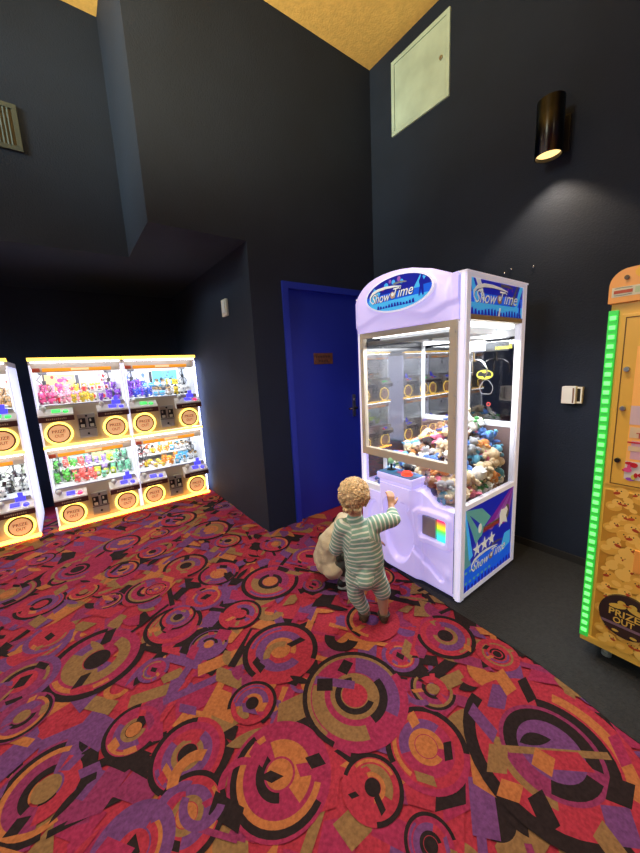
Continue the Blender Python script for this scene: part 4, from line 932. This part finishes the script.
# lower panel covered in printed ducklings
m = MB(); m.box(XY-.003, XY+.01, Y0m, Y1-.040, .115, .835, 0, .003)
A = Art(m, (XY-.0031, Y1-.044, .12), (0, -1, 0), (0, 0, 1), step=.00002)
q = random.Random(5); L = 0; A.rect(0, .36, 0, .71, 0, 1)
for r in range(15):
    for c in range(7):
        x = .002+c*.058+(r % 2)*.029+q.uniform(-.008, .008); y = .70-r*.048+q.uniform(-.008, .008); fl2 = q.choice((-1, 1)); s = q.uniform(.8, 1.15)
        if x < .012: continue
        L += 1; A.ell(x, y-.012*s, .034*s, .026*s, L, q.choice((1, 2, 2, 3)), 18); L += 1; A.ell(x+fl2*.012*s, y+.010*s, .022*s, .020*s, L, q.choice((2, 3, 3)), 16)
        L += 1; A.ell(x-fl2*.010*s, y-.014*s, .016*s, .011*s, L, 3, 12, rot=.3*fl2)
        if q.random() < .75: A.ell(x+fl2*.024*s, y+.006*s, .011*s, .006*s, L+1, 4, 10, rot=-.3*fl2); A.ell(x+fl2*.012*s, y+.016*s, .0026, .0028, L+1, 5, 8); A.ell(x+fl2*.024*s, y+.015*s, .0024, .0026, L+1, 5, 8)
        L += 1
yp(m, 'duckling_panel', [M_yel, mat('duck_shade', (.58, .28, .03), .45), mat('duck_mid', (.82, .46, .07), .45), mat('duck_light', (.95, .60, .13), .45), mat('duck_beak', (.48, .06, .015), .45), M_black])
m = MB(); m.box(XY-.014, XY+.01, .245, .275, .50, .60, 0, .004); yp(m, 'latch_plate', M_oran)
# round prize chute
DY, DZ2 = .276, .287
m = MB(); pts = []
for i in range(40): a = 2*PI*i/40; pts.append((DY+.092*math.cos(a), DZ2+.098*math.sin(a)))
m.prism(pts, lambda a, b, d: (d, a, b), XY-.020, XY); ch = yp(m, 'prize_chute', mat('chute_dark', (.028, .022, .020), .25, coat=.3))
m = MB(); A = Art(m, (XY-.0201, DY, DZ2), (0, -1, 0), (0, 0, 1), step=.0004)
A.rect(-.080, .080, -.052, -.040, 1, 1)
A.text('PRIZE', -.006, .010, .102, .030, 2, 0, 0, -.0, .02); A.text('OUT', -.006, -.024, .070, .028, 2, 0, 0, 0, .02)
for s in (-1, 1):
    A.ell(s*.030, .042, .030, .011, 2, 0, 16, rot=-s*.25); A.ell(s*.018, .060, .014, .012, 3, 0, 14); A.ell(s*.007, .058, .008, .004, 4, 2, 8)
A.ell(-.03, -.075, .012, .006, 1, 0, 10); A.ell(.03, -.08, .012, .006, 1, 0, 10)
yp(m, 'chute_emblem', [mat('chute_gold', (.72, .50, .08), .4), mat('chute_lilac', (.20, .13, .19), .4), mat('chute_orange', (.6, .15, .02), .4)], ch)
m = MB(); m.box(XY-.006, XY+.02, Y0m, Y1-.002, .082, .115, 0, .006); yp(m, 'bottom_rail', M_yel)
for x, y in ((XY+.07, Y1-.09), (XY+.07, Y0m+.09), (XYb-.08, Y1-.09), (XYb-.08, Y0m+.09)):
    m = MB(); m.cyl((x, y, .009), (x, y, .022), .020, n=14); m.cyl((x, y, .022), (x, y, .05), .012, n=12); m.cyl((x, y, .05), (x, y, .088), .018, n=12); yp(m, 'foot', mat('foot_grey', (.42, .42, .38), .4, .4))
# ------------------------------------------------------------------ people
M_skin = mat('skin', (.62, .36, .24), .5, var=.06, vscale=20); M_hair = mat('hair_blond', (.78, .57, .32), .55, var=.35, vscale=60)
def stripes(name, a, b, pitch, frac):
    m = mat(name, a, .9, bump=.3, bscale=300); nt = m.node_tree; bs = nt.nodes['Principled BSDF']
    at = nt.nodes.new('ShaderNodeAttribute'); at.attribute_name = 'along'
    d = nt.nodes.new('ShaderNodeMath'); d.operation = 'DIVIDE'; d.inputs[1].default_value = pitch
    f = nt.nodes.new('ShaderNodeMath'); f.operation = 'FRACT'; g = nt.nodes.new('ShaderNodeMath'); g.operation = 'LESS_THAN'; g.inputs[1].default_value = frac
    mx = nt.nodes.new('ShaderNodeMix'); mx.data_type = 'RGBA'; mx.inputs['A'].default_value = (*a, 1); mx.inputs['B'].default_value = (*b, 1)
    nt.links.new(at.outputs['Fac'], d.inputs[0]); nt.links.new(d.outputs[0], f.inputs[0]); nt.links.new(f.outputs[0], g.inputs[0])
    nt.links.new(g.outputs[0], mx.inputs['Factor']); nt.links.new(mx.outputs['Result'], bs.inputs['Base Color'])
    return m
def fused(chains, voxel, smooth, name, mt, parent, extra=None, along=None, wrinkle=0.):
    src = MB()
    for c in chains: limb(src, c)
    if extra: extra(src)
    vs, fs = remesh(src, voxel, smooth)
    if wrinkle:
        from mathutils import noise
        vs = [v+Vector((noise.noise(v*28), noise.noise(v*28+Vector((9, 0, 0))), noise.noise(v*22+Vector((0, 7, 0)))))*wrinkle for v in vs]
    m = MB(); m.add(vs, fs, 0, True); o = m.build(name, mt, parent)
    if along:
        at = o.data.attributes.new('along', 'FLOAT', 'POINT'); out = []
        for v in vs:
            best = None
            for p, q, s0 in along:
                d = q-p; t = max(0, min(1, (v-p).dot(d)/d.length_squared)); e = (v-p-d*t).length
                tt = (v-p).dot(d)/d.length_squared
                if best is None or e < best[0]: best = (e, s0+tt*d.length)
            out.append(best[1])
        at.data.foreach_set('value', out)
    return o
def hand(src, wrist, d, pn, s, curl, side):
    """palm plus five bent fingers; d = pointing direction, pn = palm normal"""
    d = Vector(d).normalized(); pn = Vector(pn); pn = (pn-d*pn.dot(d)).normalized(); w = d.cross(pn)*side; o = Vector(wrist)
    for k in (-1.2, -.4, .4, 1.2): limb(src, [(o+w*k*.004*s, .009*s), (o+d*.034*s+w*k*.0085*s, .0085*s)], 10)
    for k, ln in ((-1.5, .026), (-.5, .031), (.5, .033), (1.5, .029)):
        p = o+d*.036*s+w*k*.0088*s; pts = [(p, .0062*s)]; dd = d.copy()
        for j, f in enumerate((.45, .32, .25)):
            a = curl*(.6, 1., .8)[j]; dd = (dd*math.cos(a)+pn*math.sin(a)).normalized(); p = p+dd*ln*f*1.15*s; pts.append((p, (.0060, .0055, .0048)[j]*s))
        limb(src, pts, 8)
    p = o+d*.008*s+w*.016*s; dd = (d*.7+w*.75+pn*.3).normalized(); p2 = p+dd*.018*s; p3 = p2+(dd+pn*.5+d*.4).normalized()*.016*s
    limb(src, [(p-w*.008*s, .0085*s), (p, .008*s), (p2, .0068*s), (p3, .0058*s)], 8)
V = Vector
# toddler, seen from behind, right hand raised to the machine
F_ = V((.70, .714, 0)); R_ = V((.714, -.70, 0))       # facing, right-hand side
tod = thing('person', 'toddler with curly blond hair in green striped pyjamas standing and reaching to the claw machine', 'person', (1.178, 1.232, 0))
hipL, hipR = V((1.108, 1.262, .285)), V((1.195, 1.178, .285))
knL, anL = V((1.115, 1.262, .165)), V((1.153, 1.238, .050)); knR, anR = V((1.222, 1.165, .165)), V((1.232, 1.165, .050))
pel = (hipL+hipR)/2+V((0, 0, .02)); wa = V((1.148, 1.222, .40)); chs = V((1.138, 1.232, .525)); nk = V((1.123, 1.252, .625)); hd = V((1.128, 1.262, .735))
shL, shR = V((1.068, 1.290, .570)), V((1.205, 1.178, .580))
elR, wrR = V((1.292, 1.140, .590)), V((1.338, 1.195, .640))
elL, wrL = V((1.058, 1.345, .425)), V((1.15, 1.43, .39))
ft = lambda a: [(a+V((0, 0, -.012)), .022), (a+F_*.02+V((0, 0, -.03)), .018), (a+F_*.065+V((0, 0, -.035)), .014)]
def face(src):
    src.ball(hd+F_*.010+V((0, 0, .006)), (.076, .076, .084), n=22); src.ball(hd+F_*.045+V((0, 0, -.036)), (.045, .045, .040), n=14)
    src.ball(hd+F_*.088+V((0, 0, -.010)), (.011, .011, .010), n=10)
    for s in (-1, 1): src.ball(hd+R_*s*.076+V((0, 0, -.012)), (.012, .012, .019), n=10); src.ball(hd+F_*.06+R_*s*.034+V((0, 0, -.034)), (.022, .022, .020), n=10)
    hand(src, wrR, V((.03, .03, .10)), F_*1+R_*-.35, 1.25, .8, -1); hand(src, wrL, F_+V((0, 0, .1)), (0, 0, -1), 1.0, .5, 1)
body = fused([[(pel, .062), (wa, .066), (chs, .066), (nk, .034), (hd, .05)], [(hipL, .044), (knL, .034), (anL, .022)], [(hipR, .044), (knR, .034), (anR, .0225)], ft(anL), ft(anR),
              [(chs, .05), (shR, .034), (elR, .025), (wrR, .017)], [(chs, .05), (shL, .034), (elL, .025), (wrL, .017)]], .0042, 3, 'body', M_skin, tod, face)
for s in (-1, 1):
    m = MB(); m.ball(hd+F_*.076+R_*s*.028+V((0, 0, .004)), .0085, 0, 10); m.ball(hd+F_*.0825+R_*s*.028+V((0, 0, .004)), .0048, 1, 8); m.build('eye', [M_white, M_eye], body)
m = MB(); m.tube([hd+F_*(.084-.004*abs(k))+R_*k*.008+V((0, 0, -.042+.001*k*k)) for k in (-2, -1, 0, 1, 2)], .0035, 6); m.build('mouth', mat('lip', (.5, .15, .13), .5), body)
al = [(V((1.150, 1.215, .25)), wa, 0), (wa, chs, .152), (chs, nk+V((0, 0, .02)), .278), (shR, elR, .02), (elR, wrR, .115), (shL, elL, .02), (elL, wrL, .15), (hipL, knL, .01), (knL, anL, .13), (hipR, knR, .01), (knR, anR, .13)]
M_py = stripes('pyjama_stripes', (.27, .47, .385), (.84, .88, .80), .0235, .34)
fused([[(pel+V((0, 0, -.01))+R_*s, .076), (wa+R_*s*1.0, .080), (chs+R_*s, .074), (nk+V((0, 0, -.03)), .042)] for s in (-.026, .026)]+[[(chs, .07), (nk+V((0, 0, -.018)), .046)], [(hipL+V((.008, -.006, 0)), .058), (knL, .046), (anL+V((-.003, .003, .028)), .036)], [(hipR+V((-.006, .004, 0)), .058), (V((1.214, 1.168, .215)), .050), (V((1.224, 1.165, .185)), .047)],
       [(chs+V((0, 0, .01)), .06), (shR, .047), (elR, .040), (elR.lerp(wrR, .45), .032)], [(chs+V((0, 0, .01)), .06), (shL, .047), (elL, .040), (elL.lerp(wrL, .6), .031)],
       [(pel+V((-.022, -.026, -.01)), .066), (pel+V((.0, -.01, .06)), .07)]], .006, 4, 'striped_pyjamas', M_py, tod, None, al, .0035)
from mathutils import noise as _ns
m = MB(); q = random.Random(11)
up = V((0, 0, 1)); hc = hd+F_*.004+V((0, 0, .012))
bm = bmesh.new(); bmesh.ops.create_icosphere(bm, subdivisions=4, radius=1)
for v in bm.verts:
    d = v.co.copy(); fz = d.dot(F_)
    r = .080*(1+.05*_ns.noise(d*5)+.035*_ns.noise(d*11))
    if fz > .35 and d.z < .45: r = .068
    if d.z < -.55: r = .070
    v.co = hc+V((d.x*r, d.y*r, d.z*r*1.0))
m.addbm(bm, 0, True)
for k in range(300):                       # curls lying over the scalp
    z = q.uniform(-.72, 1); a = q.uniform(0, 2*PI); d = V((math.sqrt(1-z*z)*math.cos(a), math.sqrt(1-z*z)*math.sin(a), z))
    if d.dot(F_) > .5 and d.z < .45: continue
    p = hc+d*.079; u, w = basis(d); g = q.uniform(0, 6.28); u, w = u*math.cos(g)+w*math.sin(g), w*math.cos(g)-u*math.sin(g)
    rr = q.uniform(.006, .015); t0 = q.uniform(0, 6); ln = q.uniform(3, 5.5)
    fall = V((0, 0, -.016))*max(0, .6-d.z)
    m.tube([p+(u*math.cos(t0+ln*i/8)+w*math.sin(t0+ln*i/8))*rr+d*(.003*math.sin(i))+fall*i/8 for i in range(9)], [.0022+.0022*math.sin(PI*i/8) for i in range(9)], 5)
for k in range(16):                        # wisps at the nape and left ear
    b = hc-F_*.065+R_*q.uniform(-.06, .05)+V((0, 0, -.06)); m.tube([b+V((q.uniform(-.004, .004), q.uniform(-.004, .004), -.009*i))-F_*.004*math.sin(i) for i in range(4)], [.004, .004, .003, .0012], 5)
m.build('hair', M_hair, tod, fixn=False)
M_sho = mat('shoe_brown', (.075, .040, .022), .55, var=.2, vscale=50); M_sole = mat('sole_tan', (.16, .10, .06), .6)
for a, nm in ((anL, 'sandal'), (anR, 'sandal')):
    b = V((a.x, a.y, 0)); src = MB()
    limb(src, [(b+F_*-.012+V((0, 0, .026)), .025), (b+F_*.03+V((0, 0, .022)), .024), (b+F_*.075+V((0, 0, .018)), .020)])
    src.cyl(a+V((0, 0, -.022)), a+V((0, 0, -.006)), .030, .029, 18)
    vs, fs = remesh(src, .0045, 3); m = MB(); m.add([V((v.x, v.y, max(v.z, .005))) for v in vs], fs, 0, True); sh = m.build(nm, M_sho, tod)
    m = MB(); pts = []
    for i in range(24):
        t = 2*PI*i/24; pts.append((b+F_*(.030+.062*math.cos(t))+R_*(.026*math.sin(t))))
    m.prism([(p.x, p.y) for p in pts], lambda x, y, d: (x, y, d), .0008, .009); m.build('sole', M_sole, sh)
    m = MB(); m.tube([a+(F_*math.cos(t)+R_*math.sin(t))*.030+V((0, 0, -.006)) for t in [2*PI*i/16 for i in range(16)]], .0055, 6, 0, True); m.build('ankle_strap', M_sho, sh)

# second child crouching behind, mostly hidden by the toddler
ch = thing('person', 'crouching child in a beige top and grey leggings half hidden behind the toddler', 'person', (1.24, 1.58, 0))
G_ = V((.86, -.32, 0)).normalized(); Q_ = V((-.35, -.94, 0)).normalized()
pv = V((1.195, 1.615, .165)); mid = V((1.215, 1.595, .295)); cst = V((1.28, 1.555, .375)); nk2 = V((1.345, 1.520, .40)); hd2 = V((1.400, 1.480, .325))
hL, hR = V((1.23, 1.66, .15)), V((1.20, 1.565, .15)); kR, aR = V((1.345, 1.495, .27)), V((1.262, 1.525, .075)); kL, aL = V((1.43, 1.60, .28)), V((1.33, 1.63, .075))
s2R, e2R, w2R = V((1.285, 1.51, .40)), V((1.34, 1.46, .31)), V((1.43, 1.43, .30)); s2L, e2L, w2L = V((1.33, 1.60, .41)), V((1.42, 1.60, .35)), V((1.48, 1.54, .32))
ft2 = lambda a: [(a+V((0, 0, -.03)), .026), (a+G_*.03+V((0, 0, -.045)), .022), (a+G_*.10+V((0, 0, -.053)), .016)]
def face2(src):
    D = (G_+V((0, 0, -.45))).normalized()
    src.ball(hd2, (.080, .080, .088), n=20); src.ball(hd2+D*.05+V((0, 0, -.03)), (.045, .045, .04), n=12); src.ball(hd2+D*.09, .012, n=10)
    for s in (-1, 1): src.ball(hd2+Q_*s*.08, (.014, .012, .02), n=10)
    hand(src, w2R, G_+V((0, 0, -.3)), (0, 0, -1), 1.25, .4, -1); hand(src, w2L, G_+V((0, 0, -.3)), (0, 0, -1), 1.25, .4, 1)

b2 = fused([[(pv, .07), (mid, .075), (cst, .075), (nk2, .038), (hd2, .06)], [(hR, .055), (kR, .042), (aR, .026)], [(hL, .055), (kL, .042), (aL, .026)], ft2(aR), ft2(aL), [(cst, .05), (s2R, .04), (e2R, .030), (w2R, .020)], [(cst, .05), (s2L, .04), (e2L, .030), (w2L, .020)]], .006, 3, 'body', M_skin, ch, face2)
m = MB()
for s in (-1, 1): D = (G_+V((0, 0, -.45))).normalized(); m.ball(hd2+D*.076+Q_*s*.03+V((0, 0, .01)), .009, 0, 8)
m.build('eyes', M_eye, b2)
fused([[(pv+V((.005, -.0, -.005)), .082), (mid, .084), (cst, .076), (nk2, .05)], [(pv+V((.02, .06, 0)), .075), (mid, .08)], [(pv+V((.0, -.055, -.02)), .068), (pv+V((.06, -.07, .012)), .040)], [(cst, .06), (s2R, .050), (e2R, .042), (w2R.lerp(e2R, .25), .036)], [(cst, .06), (s2L, .055), (e2L, .046), (w2L.lerp(e2L, .25), .036)]],
      .008, 3, 'beige_top', mat('beige_cotton', (.60, .51, .36), .9, bump=.35, bscale=180, var=.08, vscale=15), ch, None, None, .006)
fused([[(hR, .060), (kR, .052), (aR+V((.0, 0, .035)), .040)], [(hL, .06), (kL, .052), (aL+V((0, 0, .035)), .040)]], .007, 3, 'grey_leggings', mat('grey_knit', (.085, .095, .085), .9, bump=.3, bscale=200), ch, None, None, .003)
m = MB(); m.ball((1.206, 1.508, .232), (.020, .016, .026), 0, 12); m.ball((1.235, 1.502, .222), (.022, .014, .018), 0, 12); m.build('undershirt', mat('undershirt_dark', (.030, .034, .030), .9), ch)  # two small dark blobs at the waist of the beige top
bm = bmesh.new(); bmesh.ops.create_icosphere(bm, subdivisions=3, radius=1); D = (G_+V((0, 0, -.45))).normalized()
for v in bm.verts:
    d = v.co.copy(); r = .094*(1+.05*_ns.noise(d*5)) if d.dot(D) < .35 else .070; v.co = hd2+V((0, 0, .006))+d*r
m = MB(); m.addbm(bm, 0, True); m.build('hair', M_hair, ch, fixn=False)
for a in (aR, aL):
    b = V((a.x, a.y, 0)); src = MB(); limb(src, [(b-G_*.022+V((0, 0, .038)), .032), (b+G_*.03+V((0, 0, .032)), .030), (b+G_*.095+V((0, 0, .026)), .025)]); src.cyl(b+V((0, 0, .04)), b+V((0, 0, .07)), .034, .033, 16)
    vs, fs = remesh(src, .006, 3); m = MB(); m.add([V((v.x, v.y, max(v.z, .012))) for v in vs], fs, 0, True); sh = m.build('sneaker', mat('sneaker_black', (.014, .014, .016), .6), ch)
    m = MB(); pts = [b+G_*(.034+.085*math.cos(2*PI*i/24))+Q_*(.036*math.sin(2*PI*i/24)) for i in range(24)]
    m.prism([(p.x, p.y) for p in pts], lambda x, y, d: (x, y, d), .0008, .020); m.build('white_sole', mat('sneaker_white', (.62, .60, .55), .6), sh)
    m = MB()
    for k in range(4): c = b+G_*(.018+k*.02)+V((0, 0, .064-k*.006)); m.tube([c-Q_*.022, c+V((0, 0, .004)), c+Q_*.022], .0035, 5)
    m.tube([b+G_*.08*t+Q_*(.034-.003*math.sin(t*9))+V((0, 0, .03+.018*t)) for t in (-.2, 0, .3, .6, .9)], .004, 5); m.build('laces', MATS['sneaker_white'], sh)
    m = MB(); m.cyl(V((a.x, a.y, .062)), V((a.x, a.y, .112)), .034, .036, 18); m.build('sock', mat('sock_white', (.66, .66, .64), .9), ch)

# ------------------------------------------------------------------ light
def lamp(name, kind, loc, e, col, aim=None, **k):
    l = bpy.data.lights.new(name, kind); l.energy = e; l.color = col
    for a, b in k.items(): setattr(l, a, b)
    o = bpy.data.objects.new(name, l); COL.objects.link(o); o.location = loc
    if aim is not None: o.rotation_euler = (Vector(aim)-Vector(loc)).to_track_quat('-Z', 'Y').to_euler()
    return o
lamp('wall_spot', 'SPOT', (LX, LY, 2.565), 30, (1., .74, .45), (LX+.02, LY, 0), spot_size=math.radians(105), spot_blend=.35, shadow_soft_size=.05)
for i, (x, y) in enumerate(((.70, .95), (-1.5, 1.9), (-.6, -1.2), (1.2, -1.4))):
    lamp('ceiling_downlight', 'SPOT', (x, y, 3.9), (185, 112, 74, 70)[i], (1., .86, .72), (x, y, 0), spot_size=math.radians(88), spot_blend=.7, shadow_soft_size=.15)
lamp('cove_uplight', 'SPOT', (-.3, 1.2, 2.3), 430, (1., .80, .42), (.4, 1.6, 4.0), spot_size=math.radians(125), spot_blend=.8, shadow_soft_size=.3)  # unseen spot without a fixture, added to light the ceiling
lamp('hall_light', 'AREA', (-3.6, 1.2, 3.5), 75, (.85, 1., .92), (.8, 2.4, 2.8), shape='DISK', size=1.2)
lamp('hall_lamp', 'POINT', (.3, -1.6, 3.2), 14, (1., .9, .7), shadow_soft_size=.12)  # unseen point light, added for a streak on the black cylinder
lamp('strip_fill_spot', 'SPOT', (-2.6, 2.3, 3.6), 420, (.82, 1., .86), (.57, 2.95, 3.3), spot_size=math.radians(38), spot_blend=.9, shadow_soft_size=.3)  # unseen narrow spot, added to brighten only the upper wall return
w = bpy.data.worlds.new('world'); S.world = w; w.use_nodes = True
w.node_tree.nodes['Background'].inputs[0].default_value = (.36, .45, .95, 1); w.node_tree.nodes['Background'].inputs[1].default_value = .11
S.view_settings.view_transform = 'Standard'; S.view_settings.look = 'None'; S.view_settings.exposure = 0; S.view_settings.gamma = 1
S.view_settings.use_curve_mapping = False
S.cycles.max_bounces = 8; S.cycles.transparent_max_bounces = 16; S.cycles.use_denoising = True; S.cycles.sample_clamp_indirect = 4
